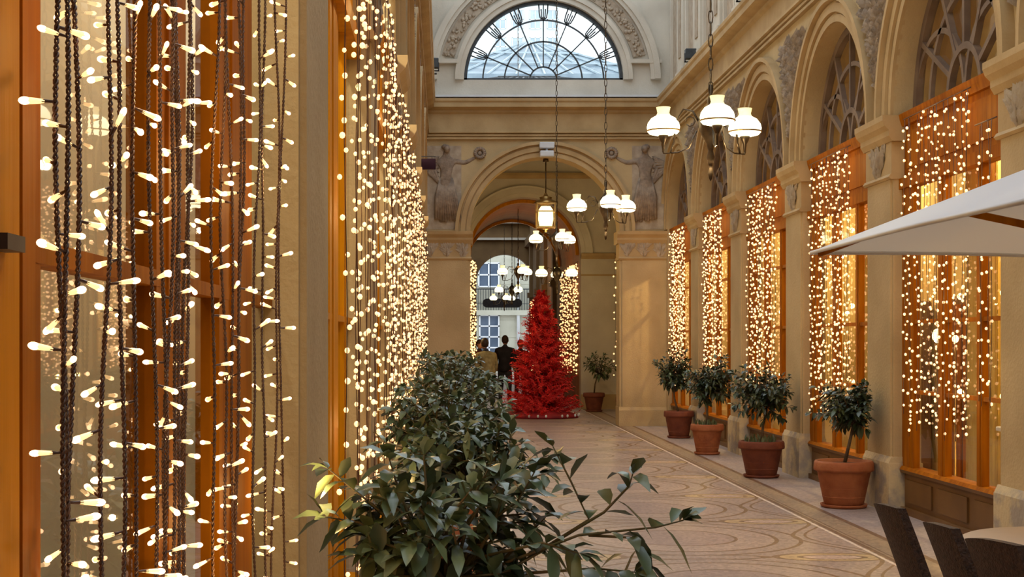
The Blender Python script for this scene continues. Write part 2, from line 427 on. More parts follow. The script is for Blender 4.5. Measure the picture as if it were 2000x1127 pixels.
def shop_window(fn, u0, u1, stiles, rails, gl, dep=.11, wood='wood', proud=.035, rh=.018, panel=.42, fanwin=True):
    WN[0] += 1
    m = MB()
    bars(m, fn, [(u0, u1, 0, .06)], dep - .05, dep + .05)
    uvbox(m, fn, u0, u1, .06, panel - .04, dep - .01, dep + .04)
    n = 3; w = (u1 - u0) / n
    for k in range(n): uvbox(m, fn, u0 + w * k + .08, u0 + w * (k + 1) - .08, .11, panel - .1, dep - .025, dep)
    extrude(m, fn, [(dep + .06, panel - .04), (dep - .05, panel - .04), (dep - .06, panel - .01), (dep - .04, panel + .02), (dep + .06, panel + .03)], u0, u1)
    uvbox(m, fn, u0, u1, 3.02, 3.12, dep - .06, dep + .05)
    uvbox(m, fn, u0, u1, 3.12, 3.62, dep - .01, dep + .05)
    extrude(m, fn, [(dep + .05, 3.60), (dep - .05, 3.60), (dep - .07, 3.66), (dep - .08, 3.71), (dep + .05, 3.71)], u0, u1)
    uvbox(m, fn, u0 + .12, u1 - .12, 3.2, 3.54, dep - .025, dep)
    for k in range(len(m.f)):
        if max(m.v[i][2] for i in m.f[k]) < panel + .01: m.m[k] = 1
    root = struct(m.build('window_%d' % WN[0], [wood, 'wood_panel']))
    f = MB()
    for a, b in stiles:
        uvbox(f, fn, a, b, panel, 3.04, dep - proud * .8, dep + .03)
        uvbox(f, fn, a + (b - a) * .3, b - (b - a) * .3, panel, 3.04, dep - proud, dep + .03)
    f.build('window_frame', wood, root)
    if 1 < u0 < 1.5 and dep < .1:
        f = MB(); uvbox(f, fn, u0, 1.528, .03, 3.04, dep - .035, dep - .015); uvbox(f, fn, u0 + .04, 1.44, .5, 1.6, dep - .045, dep - .03); dl = f.build('door_leaf', 'wood_orange', root); f = MB(); uvbox(f, fn, 1.42, 1.48, 1.69, 1.706, dep - .055, dep - .034); f.build('door_handle', 'iron_dark', dl)  # stronger light on the door leaf is put into its brighter orange
    f = MB()
    for z in rails: uvbox(f, fn, u0, u1, z - rh, z + rh, dep - min(.02, proud), dep + .02)
    f.build('glazing_bar', wood, root)
    f = MB(); f.add([fn(u0, panel, dep), fn(u1, panel, dep), fn(u1, 3.04, dep), fn(u0, 3.04, dep)], [(0, 1, 2, 3)]); f.build('glass_pane', gl, root)
    if fanwin:
        f = MB(); fan(f, fn, (u0 + u1) / 2, SPR, RAD, .21); f.build('fanlight', 'tracery', root)
        f = MB(); f.add([fn((u0 + u1) / 2 + RAD * math.cos(PI * k / 24), SPR + RAD * math.sin(PI * k / 24), .235) for k in range(25)], [tuple(range(25))]); f.build('fan_glass', 'glass_left', root)
    return root
for uc, r, zs, b in opsR:
    if uc < 3: continue
    a, e = uc - RAD, uc + RAD
    shop_window(fR, a, e, [(a, a + .09), (e - 2.03, e - 1.91), (e - 1.17, e - .99), (e - .33, e)], (1.14, 1.78, 2.55), 'glass')
for i, (uc, r, zs, b) in enumerate(opsL):
    if uc < -4: continue
    a, e = uc - RAD, uc + RAD
    if 1 < uc < 3:
        shop_window(fL, a, e, [(a, 1.53), (1.54, 1.665), (2.335, 2.6), (2.987, 3.49)], (1.702,), 'glass_left', .09, 'wood', proud=.024, rh=.013)
    else:
        shop_window(fL, a, e, [(a, a + .12), (a + .5, a + .75), (a + 1.15, a + 1.62), (a + 2.0, a + 2.1)], (1.702,), 'glass_left', .09, 'wood_orange', proud=.024, rh=.013)
# ------------------------------------------------------------------ shop interiors (right)
m = MB(); m.box(6.1, 6.2, -7, 27.9, 0, 6); m.box(4.46, 6.1, -7, 27.9, 5.9, 6); m.box(4.47, 6.1, 27.7, 27.9, 0, 5.9); m.box(4.47, 6.1, -7, -6.9, 0, 5.9)
m.box(4.47, 6.1, 13.95 + PER * 2, 14.07 + PER * 2, 0, 5.9)
o = struct(m.build('wall_shop_right', 'shop_wall'))
m = MB()
for uc, r, zs, b in opsR: m.box(4.47, 6.1, uc - RAD - .5, uc + RAD - .4, 3.62, 3.70)
struct(m.build('ceiling_shop_right', 'stone_pale'))
m = MB(); m.box(-1.62, -1.5, -7, 27.9, 0, 6); m.box(-1.5, -.66, -7, 27.9, 5.9, 6); m.box(-1.5, -.66, 27.7, 27.9, 0, 5.9); m.box(-1.5, -.66, -7, -6.9, 0, 5.9)
struct(m.build('wall_shop_left', 'cream'))

# ------------------------------------------------------------------ end wall with arch and lunette
CX = 1.9
def plain_lathe(): pass
m = MB(); arch_wall(m, fE, XL - .3, XR + .3, 0, 6.19, [(CX, 1.41, 3.68, 0)], 0, .5, 36)
we = struct(m.build('wall_end', 'stone'))
m = MB(); arch_wall(m, fE, XL - .3, XR + .3, 6.19, 9.6, [(1.88, 1.51, 6.56, 6.56)], .05, .5, 40); m.build('upper_wall', 'stone_pale', we)
m = MB(); arch_ring(m, fE, CX, 3.68, [(1.41, .02), (1.41, -.03), (1.49, -.03), (1.495, -.012), (1.51, -.012), (1.515, -.055), (1.60, -.055), (1.605, -.03), (1.63, -.03), (1.64, -.10), (1.70, -.10), (1.70, .02)], 40); m.build('archivolt', 'moulding', we)
m = MB(); ed = [(.3, 5.42), (-.06, 5.42), (-.06, 5.455), (-.035, 5.458), (-.035, 5.475), (-.075, 5.478), (-.075, 5.51), (-.045, 5.514), (-.045, 5.525), (-.105, 5.535), (-.105, 5.565), (-.006, 5.575), (-.006, 5.90), (-.05, 5.93), (-.05, 5.97), (-.14, 5.99), (-.19, 6.01), (-.19, 6.09), (-.215, 6.12), (-.22, 6.17), (0, 6.19), (.3, 6.19)]
extrude(m, fE, ed, XL, XR); m.build('cornice', 'moulding', we)
m = MB(); uvbox(m, fE, XL, XR, 6.19, 6.23, -.23, .2); m.build('grey_ledge', 'light_box', we)  # thin blue-grey strip along the cornice top
for a, b in ((XL - .02, .49), (3.31, XR + .02)):
    p = MB(); uvbox(p, fE, a + (.05 if a > 0 else 0), b - (.05 if a < 0 else 0), .36, 3.16, -.02, .02); po = p.build('pilaster', 'stone', we)
    p = MB(); extrude(p, fE, [(.51, 0), (-.05, 0), (-.05, .3), (-.02, .36), (.51, .36)], a - .012, b + .012); p.build('plinth', 'stone', po)
    p = MB(); extrude(p, fE, [(.5, 3.14), (-.03, 3.14), (-.05, 3.17), (-.03, 3.2), (.5, 3.2)], a - .02, b + .02)
    uvbox(p, fE, a - .008, b + .008, 3.2, 3.45, -.02, .49)
    extrude(p, fE, [(.5, 3.45), (-.03, 3.45), (-.07, 3.52), (-.07, 3.56), (-.12, 3.62), (-.13, 3.68), (.5, 3.68)], a - .05, b + .05); p.build('capital', 'moulding', po)
    p = MB(); fn2 = lambda u, z, d: fE(u, z, d - .02)
    for k in range(3): leaf_relief(p, fn2, a + (b - a) * (k + .5) / 3, 3.22, 3.43, .12, .035, 26, 500 + k)
    p.build('carved_frieze', 'relief_pale', po)
# lunette surround
m = MB()
for r0, r1, d in ((1.51, 1.60, -.02), (1.60, 1.68, -.05), (2.02, 2.09, -.05), (2.09, 2.2, -.09)):
    arch_ring(m, fE, 1.88, 6.56, [(r0, .06), (r0, d), (r1, d), (r1, .06)], 48)
uvbox(m, fE, 1.88 - 2.22, 1.88 - 1.62, 6.86, 6.93, -.06, .06); uvbox(m, fE, 1.88 + 1.62, 1.88 + 2.22, 6.86, 6.93, -.06, .06)
m.build('archivolt', 'stone_pale', we)
m = MB(); rd = random.Random(5)
for a0, a1 in ((.24, 1.30), (PI - 1.30, PI - .24)):
    arch_ring(m, fE, 1.88, 6.56, [(1.74, .05), (1.74, .02), (1.98, .02), (1.98, .05)], 20, a0, a1)
    for k in range(110):
        a = rd.uniform(a0, a1); r = rd.uniform(1.77, 1.95); c = Vector(fE(1.88 + r * math.cos(a), 6.56 + r * math.sin(a), .015))
        s_ = rd.uniform(.02, .045); m.blob(c, (s_, .03, s_), 6, 4)
m.build('carved_band', 'relief_pale', we)
# iron fanlight
wn = MB(); arch_ring(wn, fE, 1.88, 6.56, [(1.45, .1), (1.51, .1), (1.51, .2), (1.45, .2)], 40); uvbox(wn, fE, .37, 3.39, 6.56, 6.60, .1, .2)
WN[0] += 1; lu = struct(wn.build('window_%d' % WN[0], 'iron'))
m = MB()
for r in (.26, .74, 1.15): arch_ring(m, fE, 1.88, 6.56 + (.0 if r > .3 else .0), [(r - .014, .135), (r + .014, .135), (r + .014, .165), (r - .014, .165)], 36)
for k in range(1, 8):
    a = PI * k / 8; c, s_ = math.cos(a), math.sin(a); pt = lambda r, da=0: Vector(fE(1.88 + r * math.cos(a + da), 6.56 + r * math.sin(a + da), .15))
    m.bar(pt(.26), pt(1.47), .022, .03, 0, (0, 1, 0))
    for q in (-1, 1):
        m.tube([pt(1.15, 0), pt(1.2, q * .05), pt(1.30, q * .06), pt(1.46, q * .06)], .013, 5)
        m.tube([pt(1.15, q * .0), pt(1.22, q * .028), pt(1.36, q * .03)], .012, 5)
for k in range(8):
    a = PI * (k + .5) / 8; c = Vector(fE(1.88 + .50 * math.cos(a), 6.56 + .50 * math.sin(a), .15))
m.build('iron_tracery', 'iron', lu)
m = MB(); vs = [fE(1.88 + 1.47 * math.cos(PI * i / 30), 6.57 + 1.46 * math.sin(PI * i / 30), .155) for i in range(31)]; m.add(vs, [tuple(range(31))]); m.build('glass_pane', 'glass', lu)

# relief figures in the spandrels of the end wall (skinned bodies pressed into the wall)
def skin_mesh(name, verts, edges, radii, mat, parent=None, loc=(0, 0, 0), sub=1, root=0, scale=None):
    me = bpy.data.meshes.new(name); me.from_pydata([tuple(v) for v in verts], edges, []); me.update()
    o = bpy.data.objects.new(name, me); COL.objects.link(o)
    md = o.modifiers.new('s', 'SKIN'); md.use_smooth_shade = True
    for i, r in enumerate(radii):
        sv = me.skin_vertices[0].data[i]; sv.radius = r if isinstance(r, tuple) else (r, r); sv.use_root = (i == root)
    if sub: sb = o.modifiers.new('u', 'SUBSURF'); sb.levels = sub; sb.render_levels = sub
    dg = bpy.context.evaluated_depsgraph_get(); ev = o.evaluated_get(dg)
    nm = bpy.data.meshes.new_from_object(ev); nm.name = name
    o.modifiers.clear(); o.data = nm; bpy.data.meshes.remove(me)
    nm.materials.clear(); nm.materials.append(MATS[mat])
    for p in nm.polygons: p.use_smooth = True
    if scale:
        for v in nm.vertices: v.co = Vector((v.co.x * scale[0], v.co.y * scale[1], v.co.z * scale[2]))
    if parent: o.parent = parent
    o.location = loc
    return o
def relief_figure(cx, z0, sgn):
    # feet at z0, height 1.45; sgn = direction of the outstretched arm
    V = [(0, 0, .78), (0, 0, .95), (.0, 0, 1.16), (0, 0, 1.28), (.02 * sgn, 0, 1.40),
         (.15 * sgn, 0, 1.17), (.36 * sgn, 0, 1.14), (.56 * sgn, 0, 1.24), (-.15 * sgn, 0, 1.14), (-.24 * sgn, 0, .92), (-.14 * sgn, 0, .76),
         (.07, 0, .55), (.12 * sgn, 0, .25), (.16 * sgn, 0, .02), (-.07, 0, .5), (-.06, 0, .2), (-.10, 0, 0)]
    E = [(0, 1), (1, 2), (2, 3), (3, 4), (2, 5), (5, 6), (6, 7), (2, 8), (8, 9), (9, 10), (0, 11), (11, 12), (12, 13), (0, 14), (14, 15), (15, 16)]
    R = [.13, .10, .13, .05, .085, .06, .045, .03, .06, .045, .03, .12, .10, .05, .12, .10, .05]
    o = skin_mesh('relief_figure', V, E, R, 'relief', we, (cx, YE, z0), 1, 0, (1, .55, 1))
    m = MB(); m.blob((.02 * sgn, -.045, 1.40), (.062, .07, .08), 10, 7); m.blob((-.02 * sgn, -.03, 1.44), (.065, .06, .05), 8, 6); m.blob((.05 * sgn, -.10, 1.39), (.015, .02, .018), 6, 4); m.build('head', 'relief', o)
    m = MB(); rd = random.Random(int(cx * 100) + 3)
    for k in range(11):       # skirt folds
        u = -.17 + .034 * k; m.tube([(u * .6, 0, .85), (u * 1.0, -.06, .5), (u * 1.35 + .04 * sgn, -.03, .02 + .06 * rd.random())], [.03, .045, .03], 6)
    for k in range(12):       # wing feathers behind the shoulder
        a = -.5 + .16 * k; L = .34 + .18 * math.sin(k * .25)
        m.blob((-sgn * (.12 + .5 * L * math.cos(a)), -.02, 1.0 - .5 * L * math.sin(a) + .1), (L * .5, .02, .035), 6, 4, 0, Matrix.Rotation(sgn * a, 3, 'Y'))
    m.build('drapery', 'relief', o)
    m = MB()
    for k in range(16):
        a = 2 * PI * k / 16; m.blob((sgn * .64 + .085 * math.cos(a), -.03, 1.32 + .085 * math.sin(a)), (.04, .03, .028), 6, 4, 0, Matrix.Rotation(-a, 3, 'Y'))
    m.blob((sgn * .64, -.02, 1.32), (.045, .025, .045), 8, 5)
    m.build('wreath', 'relief', o)
relief_figure(.03, 3.84, 1)
relief_figure(3.80, 3.84, -1)
m = MB(); uvbox(m, fE, -.36, .32, 3.72, 5.3, -.006, .01); uvbox(m, fE, 3.55, 4.17, 3.72, 5.3, -.006, .01); m.build('relief_ground', 'relief_pale', we)

# ------------------------------------------------------------------ rotunda, second arch, tunnel, far passage
fR2 = lambda u, z, d: (XR + d, u, z); fL2 = lambda u, z, d: (XL - d, u, z); f2 = lambda u, z, d: (u, 34.5 + d, z)
m = MB(); m.box(XR, XR + .3, YE + .5, 34.5, 0, 6.35); m.box(XL - .3, XL, YE + .5, 34.5, 0, 6.35); m.box(XL, XR, YE + .5, 28.9, 6.2, 6.35)
struct(m.build('wall_rotunda', 'stone'))
m = MB(); arch_wall(m, f2, XL, XR, 0, 6.35, [(CX, 1.33, 3.68, 0)], 0, .4, 32); w2 = struct(m.build('wall_inner', 'stone_pale'))
m = MB(); arch_ring(m, f2, CX, 3.68, [(1.33, .02), (1.33, -.03), (1.42, -.03), (1.43, -.06), (1.56, -.06), (1.6, -.08), (1.6, .02)], 36); m.build('archivolt', 'stone_pale', w2)
m = MB(); extrude(m, f2, [(.1, 5.45), (-.05, 5.45), (-.08, 5.52), (-.08, 5.58), (.1, 5.6)], XL, XR)
for a, b in ((XL, .57), (3.23, XR)):
    extrude(m, f2, [(.1, 3.55), (-.05, 3.55), (-.1, 3.62), (-.1, 3.68), (.1, 3.68)], a, b + (.03 if a < 0 else 0)); uvbox(m, f2, a, b, 3.15, 3.19, -.03, .02); uvbox(m, f2, a, b, 0, .35, -.03, .02)
m.build('string_course', 'moulding', w2)
# tunnel
m = MB(); fT = lambda u, z, d: (u, 34.9 + d, z)
seg = 28
for d0, d1 in ((0, 6.1),):
    pts = [(CX - 1.33, 0)] + [(CX - 1.33 * math.cos(PI * i / seg), 3.68 + 1.33 * math.sin(PI * i / seg)) for i in range(seg + 1)] + [(CX + 1.33, 0)]
    for (a, b), (c, e) in zip(pts, pts[1:]): m.add([fT(a, b, d0), fT(c, e, d0), fT(c, e, d1), fT(a, b, d1)], [(0, 1, 2, 3)], 0, True)
    for (a, b), (c, e) in zip(pts, pts[1:]):
        k = 1.06; m.add([fT(CX + (a - CX) * k, b * 1.02, d0), fT(CX + (c - CX) * k, e * 1.02, d0), fT(CX + (c - CX) * k, e * 1.02, d1), fT(CX + (a - CX) * k, b * 1.02, d1)], [(3, 2, 1, 0)])
for d in (0.2, 5.9):
    arch_ring(m, fT, CX, 3.68, [(1.26, d), (1.33, d), (1.33, d + .16), (1.26, d + .16)], 28, mi=1)
struct(m.build('wall_tunnel', ['tunnel_wood', 'wood_orange']))
# far passage
f4 = lambda u, z, d: (u, 62 + d, z)
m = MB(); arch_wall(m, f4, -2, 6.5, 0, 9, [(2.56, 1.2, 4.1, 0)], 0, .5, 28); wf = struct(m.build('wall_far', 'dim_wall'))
m = MB(); uvbox(m, f4, -2, 6.5, 5.9, 6.0, -.2, .1); uvbox(m, f4, -2, 6.5, 6.6, 6.75, -.3, .1)
for k in range(26): uvbox(m, f4, -.5 + .2 * k, -.43 + .2 * k, 6.75, 7.5, -.2, -.12)
uvbox(m, f4, -2, 6.5, 7.5, 7.6, -.26, -.06); m.build('gallery_rail', 'stone_pale', wf)
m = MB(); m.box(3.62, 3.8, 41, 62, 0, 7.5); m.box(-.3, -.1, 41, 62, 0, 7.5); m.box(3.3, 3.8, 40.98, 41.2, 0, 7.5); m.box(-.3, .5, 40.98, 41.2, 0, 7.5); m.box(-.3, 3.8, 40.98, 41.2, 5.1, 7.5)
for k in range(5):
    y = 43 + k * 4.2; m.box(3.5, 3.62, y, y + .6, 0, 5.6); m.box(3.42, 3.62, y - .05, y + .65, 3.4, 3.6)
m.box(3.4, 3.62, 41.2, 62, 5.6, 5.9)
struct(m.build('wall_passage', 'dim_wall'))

# glass roof seen through the lunette, and pale building behind it
def roof(name, x0, xm, x1, y0, y1, ze, zr, mat):
    m = MB()
    t = .05
    for a, za, b, zb in ((x0, ze, xm, zr), (xm, zr, x1, ze)):
        m.add([(a, y0, za), (b, y0, zb), (b, y1, zb), (a, y1, za), (a, y0, za - t), (b, y0, zb - t), (b, y1, zb - t), (a, y1, za - t)], [(0, 1, 2, 3), (7, 6, 5, 4), (0, 4, 5, 1), (2, 6, 7, 3), (1, 5, 6, 2), (0, 3, 7, 4)])
    o = struct(m.build(name, mat)); 
    m = MB(); n = 12
    for k in range(n + 1):
        y = y0 + (y1 - y0) * k / n
        m.bar((x0, y, ze + .02), (xm, y, zr + .02), .05, .05); m.bar((xm, y, zr + .02), (x1, y, ze + .02), .05, .05)
    m.bar((xm, y0, zr + .03), (xm, y1, zr + .03), .1, .06)
    m.build('glazing_bar', 'white_paint', o)
    return o
m = MB()
c = [Vector(q) for q in ((-.9, 28.2, 6.42), (4.7, 28.2, 6.42), (4.7, 37, 6.42), (-.9, 37, 6.42), (1.2, 32.8, 7.5), (2.6, 32.8, 7.5))]
m.add(c, [(0, 1, 5, 4), (1, 2, 5), (2, 3, 4, 5), (3, 0, 4), (3, 2, 1, 0)])
ro = struct(m.build('roof_rotunda', 'roof_pale')); m = MB()
for k in range(13):
    t = k / 12; m.bar(c[0].lerp(c[1], t) + Vector((0, -.02, .03)), c[4].lerp(c[5], t) + Vector((0, -.02, .03)), .04, .04)
for t in (.02, .35, .7, 1): m.bar(c[0].lerp(c[4], t) + Vector((0, -.02, .04)), c[1].lerp(c[5], t) + Vector((0, -.02, .04)), .05, .05)
m.build('glazing_bar', 'iron', ro)
m = MB()    # dark lantern roof (pyramid) over the far passage
apx = P(1040, 68, 44)
b0, b1 = P(905, 128, 42), P(1225, 135, 42)
c = [(b0.x - 1, 42, b0.z - .25), (b1.x + 1, 42, b1.z - .25), (b1.x + 1, 49, b1.z - .25), (b0.x - 1, 49, b0.z - .25), (apx.x, 45, apx.z)]
m.add(c, [(0, 1, 4), (1, 2, 4), (2, 3, 4), (3, 0, 4), (3, 2, 1, 0)])
m.box(b0.x - 1.1, b1.x + 1.1, 41.9, 49.1, 7.3, b0.z - .25)
ro = struct(m.build('roof_lantern', 'roof_glass'))
m = MB()
for k in range(9):
    t = k / 8; m.bar(Vector(c[0]).lerp(Vector(c[1]), t) + Vector((0, -.02, .02)), Vector(c[4]) + Vector((0, -.03, .02)), .05, .05)
for t in (.33, .62): m.bar(Vector(c[0]).lerp(Vector(c[4]), t) + Vector((0, -.05, .03)), Vector(c[1]).lerp(Vector(c[4]), t) + Vector((0, -.05, .03)), .05, .05)
m.build('glazing_bar', 'roof_pale', ro)
def window_on(mb_f, mb_g, x0, x1, z0, z1, y, cols=2, rows=3, t=.06):
    mb_g.box(x0, x1, y - .02, y + .02, z0, z1)
    for k in range(cols + 1):
        x = x0 + (x1 - x0) * k / cols; mb_f.box(x - t / 2, x + t / 2, y - .06, y, z0, z1)
    for k in range(rows + 1):
        z = z0 + (z1 - z0) * k / rows; mb_f.box(x0 - t / 2, x1 + t / 2, y - .06, y, z - t / 2, z + t / 2)
a, b = P(955, 5, 85), P(1095, 90, 85)
tb = thing('apartment_building', 'pale building seen through the upper half-round window', 'building', ((a.x + b.x) / 2, 88, 0))
m = MB(); m.box(-(b.x - a.x) / 2, (b.x - a.x) / 2, -3, 3, 0, a.z + 1); m.build('wall', 'facade_white', tb)
for k in range(4):
    for j in range(3):
        mf, mg = MB(), MB(); x = -(b.x - a.x) / 2 + .35 + k * 1.02; z = 16.6 + j * 1.6
        window_on(mf, mg, x, x + .6, z, z + 1.1, -3.03, 2, 2, .05); q = mf.build('window', 'white_paint', tb); mg.build('pane', 'roof_pale', q)
# building across the street
tb = thing('street_building', 'pale stone house front with balcony, framed by the last archway', 'building', (4, 74, 0))
m = MB(); m.box(-8, 8, 0, 3, 0, 14); m.box(-8, 8, -.25, 0, P(0, 612, 74).z - .1, P(0, 606, 74).z)
for k in range(12): m.box(-8, 8, -.02, 0, k * .9, k * .9 + .86)
m.build('wall', 'facade', tb)
for (px0, px1, py0, py1, nr) in ((935, 974, 514, 560, 2), (937, 974, 616, 700, 4)):
    a, b = P(px0, py1, 74), P(px1, py0, 74); mf, mg = MB(), MB()
    window_on(mf, mg, a.x - 4, b.x - 4, a.z, b.z, -.05, 2, nr, .07); q = mf.build('window', 'white_paint', tb); mg.build('pane', 'dark_glass', q)
m = MB(); z0, z1 = P(0, 606, 74).z, P(0, 566, 74).z
for k in range(60): m.box(-4 + k * .13, -3.97 + k * .13, -.24, -.21, z0, z1)
m.box(-4, 3.9, -.25, -.2, z1, z1 + .05); m.box(-4, 3.9, -.25, -.2, z0 + .3, z0 + .33); m.build('balcony_railing', 'iron', tb)
a = P(1012, 0, 74); m = MB(); m.tube([(a.x - 4, -.12, 0), (a.x - 4, -.12, 12)], .08, 8); m.build('downpipe', 'white_paint', tb)

# ------------------------------------------------------------------ fairy lights
def bulb_proto(name, detailed):
    m = MB()
    if detailed:   # dark socket, clear body, bright tip: points along +X
        m.tube([(0, 0, 0), (.006, 0, 0), (.014, 0, 0)], [.0011, .0016, .0022], 6, 0)
        m.tube([(.011, 0, 0), (.017, 0, 0), (.027, 0, 0)], [.0019, .0025, .0032], 7, 1)
        m.blob((.0285, 0, 0), (.0060, .0035, .0035), 8, 6, 2)
        return m.build(name, ['cable', 'bulb_body', 'bulb_tip'])
    m.blob((0, 0, 0), (.011, .011, .0125), 6, 4, 0)  # oversized bulb, its bloom put into the shape
    return m.build(name, 'bulb_far')
def wobble(rd, x, y, z0, z1, n, ax, ay):
    ph = [rd.uniform(0, 6.28) for _ in range(4)]; fr = [rd.uniform(2.2, 4.6), rd.uniform(8, 15)]
    def g(z): return Vector((x + ax * (math.sin(z * fr[0] + ph[0]) + .4 * math.sin(z * fr[1] + ph[1])), y + ay * (math.sin(z * fr[0] + ph[2]) + .5 * math.sin(z * fr[1] + ph[3])), z))
    return g
PB = bulb_proto('bulb', True)
first_used = [False]
STR = [   # px of the cables that make one hanging strand, label
    ((112, 124, 136), 'thick dark strand nearest the doorpost, left of the pale glass'),
    ((204, 216), 'two-cable dark strand over the middle of the pale glass'),
    ((258,), 'single thin dark strand just right of the pale glass centre, before the first window post'),
    ((306, 316, 326), 'dark strand along the left edge of the brown window post'),
    ((338, 347), 'bundled strand down the middle of the brown window post'),
    ((358, 368), 'dark strand along the right edge of the brown window post'),
    ((432, 442, 450), 'thick brown strand bundle before the second window post'),
    ((460, 468), 'brown strand hugging the right side of the thick second bundle'),
    ((500, 513), 'thin pair of strands left of the last near strand'),
    ((540, 546), 'last strand before the stone pilaster, thin and dark')]
bulbs_near = []
def near_strand(pxs, label, idx):
    rd = random.Random(900 + idx); X = -.36
    y0 = -X * F / (VX - sum(pxs) / len(pxs))
    root = thing('light_strand', label, 'string light', (X, y0, 0), 'near strands hanging over the first window')
    zlo, zhi = EYE - 480 * y0 / F - .05, EYE + 690 * y0 / F + .05
    far = MB()
    gs = []
    for q, px in enumerate(pxs):
        yy = -X * F / (VX - px); g = wobble(rd, rd.uniform(-.006, .006), yy - y0, 0, 3, 0, .006, .010 + .006 * (y0 > 2))
        m = MB()
        for w in (0, PI):
            pts = []; z = .25; pitch = .013 if y0 < 2.2 else .018; n = int((3.62 - z) / (pitch / 5))
            n = int((zhi - zlo) / (pitch / 5))
            for k in range(n + 1):
                z = zlo + (zhi - zlo) * k / n; a = 2 * PI * (z - zlo) / pitch + w; c = g(z)
                pts.append(c + Vector((math.cos(a) * .0017, math.sin(a) * .0017, 0)))
            pts = [g(.3)] + [g(.3 + (zlo - .3) * t / 20) for t in range(1, 20)] + pts + [g(zhi + (3.62 - zhi) * t / 20) for t in range(1, 21)]
            m.tube(pts, .0015, 4)
        m.build('cable', 'cable', root); gs.append(g)
    z = .34; k = 0; step = (.044, .028, .021)[len(pxs) - 1]
    if idx >= 6: step *= 1.05
    while z < 3.55:
        g = gs[k % len(gs)]; c = g(z); k += 1
        a = rd.choice((0, PI)) + rd.uniform(-.9, .9) if rd.random() < .8 else rd.uniform(0, 2 * PI)
        # direction mostly across the view: along Y (seen foreshortened) and X
        d = Vector((math.sin(a) * .4 + rd.choice((-1, 1)) * .55, math.cos(a) * .75, rd.uniform(-.35, .35))).normalized()
        rot = d.to_track_quat('X', 'Z'); sc = rd.uniform(.85, 1.15) * (1.0 if y0 < 2.2 else 1.1)
        if zlo < z < zhi:
            if not first_used[0]: b = PB; b.parent = root; first_used[0] = True; b.location = c; b.rotation_euler = rot.to_euler(); b.scale = (sc,) * 3
            else: part_copy(PB, root, c, rot.to_euler(), sc)
        else:
            far.blob(c + d * .027, (.006, .006, .006), 6, 4, 0); far.tube([c, c + d * .024], .0025, 4, 1)
        z += step * rd.uniform(.5, 1.5)
    o = far.build('bulbs', ['bulb_tip', 'cable'], root); o['kind'] = 'stuff'
for i, (pxs, lab) in enumerate(STR): near_strand(pxs, lab, i)

PF = bulb_proto('bulb_small', False); PF.name = 'bulb'
pf_used = [False]
CUR = []
def curtain(label, fn, u0, u1, zt, zb, n, spacing, seed, group, r=1.0, jit=.03, flr=None):
    """fn(u, z, d). strands between u0 and u1, bulbs in world space"""
    rd = random.Random(seed); um = (u0 + u1) / 2; base = Vector(fn(um, zt, 0))
    root = thing('light_curtain', label, 'string lights', base, group)
    allb = []
    for k in range(n):
        u = u0 + (u1 - u0) * (k + .5) / n + rd.uniform(-.3, .3) * (u1 - u0) / n
        bot = (zb(k / max(1, n - 1)) if callable(zb) else zb) + rd.uniform(-.12, .12)
        ph = rd.uniform(0, 6); dd = rd.uniform(-.02, .02)
        g = lambda z: fn(u + .008 * math.sin(z * 3 + ph), z, dd + .006 * math.sin(z * 4 + ph))
        m = MB(); m.tube([Vector(g(zt - (zt - bot) * t / 10)) - base for t in range(11)], .003 * min(r, 1.2), 4); m.build('strand', 'cable', root)
        z = zt - rd.uniform(0, spacing)
        while z > bot:
            v = Vector(g(z)) + Vector(fn(rd.uniform(-jit, jit), 0, rd.uniform(-jit, jit) * .6)) - Vector(fn(0, 0, 0)); allb.append(v - base); z -= spacing * rd.uniform(.55, 1.45)
    m = MB(); m.tube([Vector(fn(u0, zt + .01, 0)) - base, Vector(fn(u1, zt + .01, 0)) - base], .006, 5); m.build('lead_cable', 'cable', root)
    cam = Vector((0, 0, EYE))
    def key(v):
        w = v + base; px = VX + w.x * F / w.y; py = VY - (w.z - EYE) * F / w.y
        return (w - cam).length + (0 if (0 < py < 1127 and 0 < px < 2000) else 100)
    allb.sort(key=key)
    sc = r
    for v in allb[:100]:
        rr = sc * rd.uniform(.8, 1.2)
        if not pf_used[0]: PF.parent = root; PF.location = v; PF.scale = (rr,) * 3; pf_used[0] = True
        else: part_copy(PF, root, v, None, rr)
    if len(allb) > 100:
        m = MB()
        for v in allb[100:]:
            rr = .011 * sc * rd.uniform(.8, 1.2); m.blob(v, (rr, rr, rr * 1.1), 6, 4)
        o = m.build('bulbs', 'bulb_far', root); o['kind'] = 'stuff'
    return root
order = ['nearest light curtain on the right wall, behind the white parasol', 'light curtain on the right wall above the tallest terracotta pot, second from the parasol side',
         'light curtain in the middle bay of the right wall, behind the dark brown pot', 'light curtain in the second bay from the end wall, right side', 'light curtain in the bay beside the end wall, right side']
for i, k in enumerate(range(5)):
    ye = 13.65 + PER * k
    curtain(order[i], fR, ye - .3, ye - 2.0, 3.62, (lambda t: .85), 18, .105 if k == 0 else .095, 40 + i, 'light curtains along the right wall', 1.0 + .07 * k)
curtain('narrow sparse light curtain beside the nearest stone pier at the picture edge', fR, 11.55, 11.1, 3.3, 1.1, 4, .16, 71, 'light curtains along the right wall', 1.0)
ordL = ['light curtain just beyond the grey stone pilaster, left wall', 'third bay light curtain on the left wall, above the shrubs', 'fourth bay light curtain deeper along the left wall',
        'fifth bay light curtain along the left wall', 'sixth bay light curtain along the left wall', 'last light curtain on the left wall, beside the end wall']
fLc = lambda u, z, d: (-.345 - d, u, z)
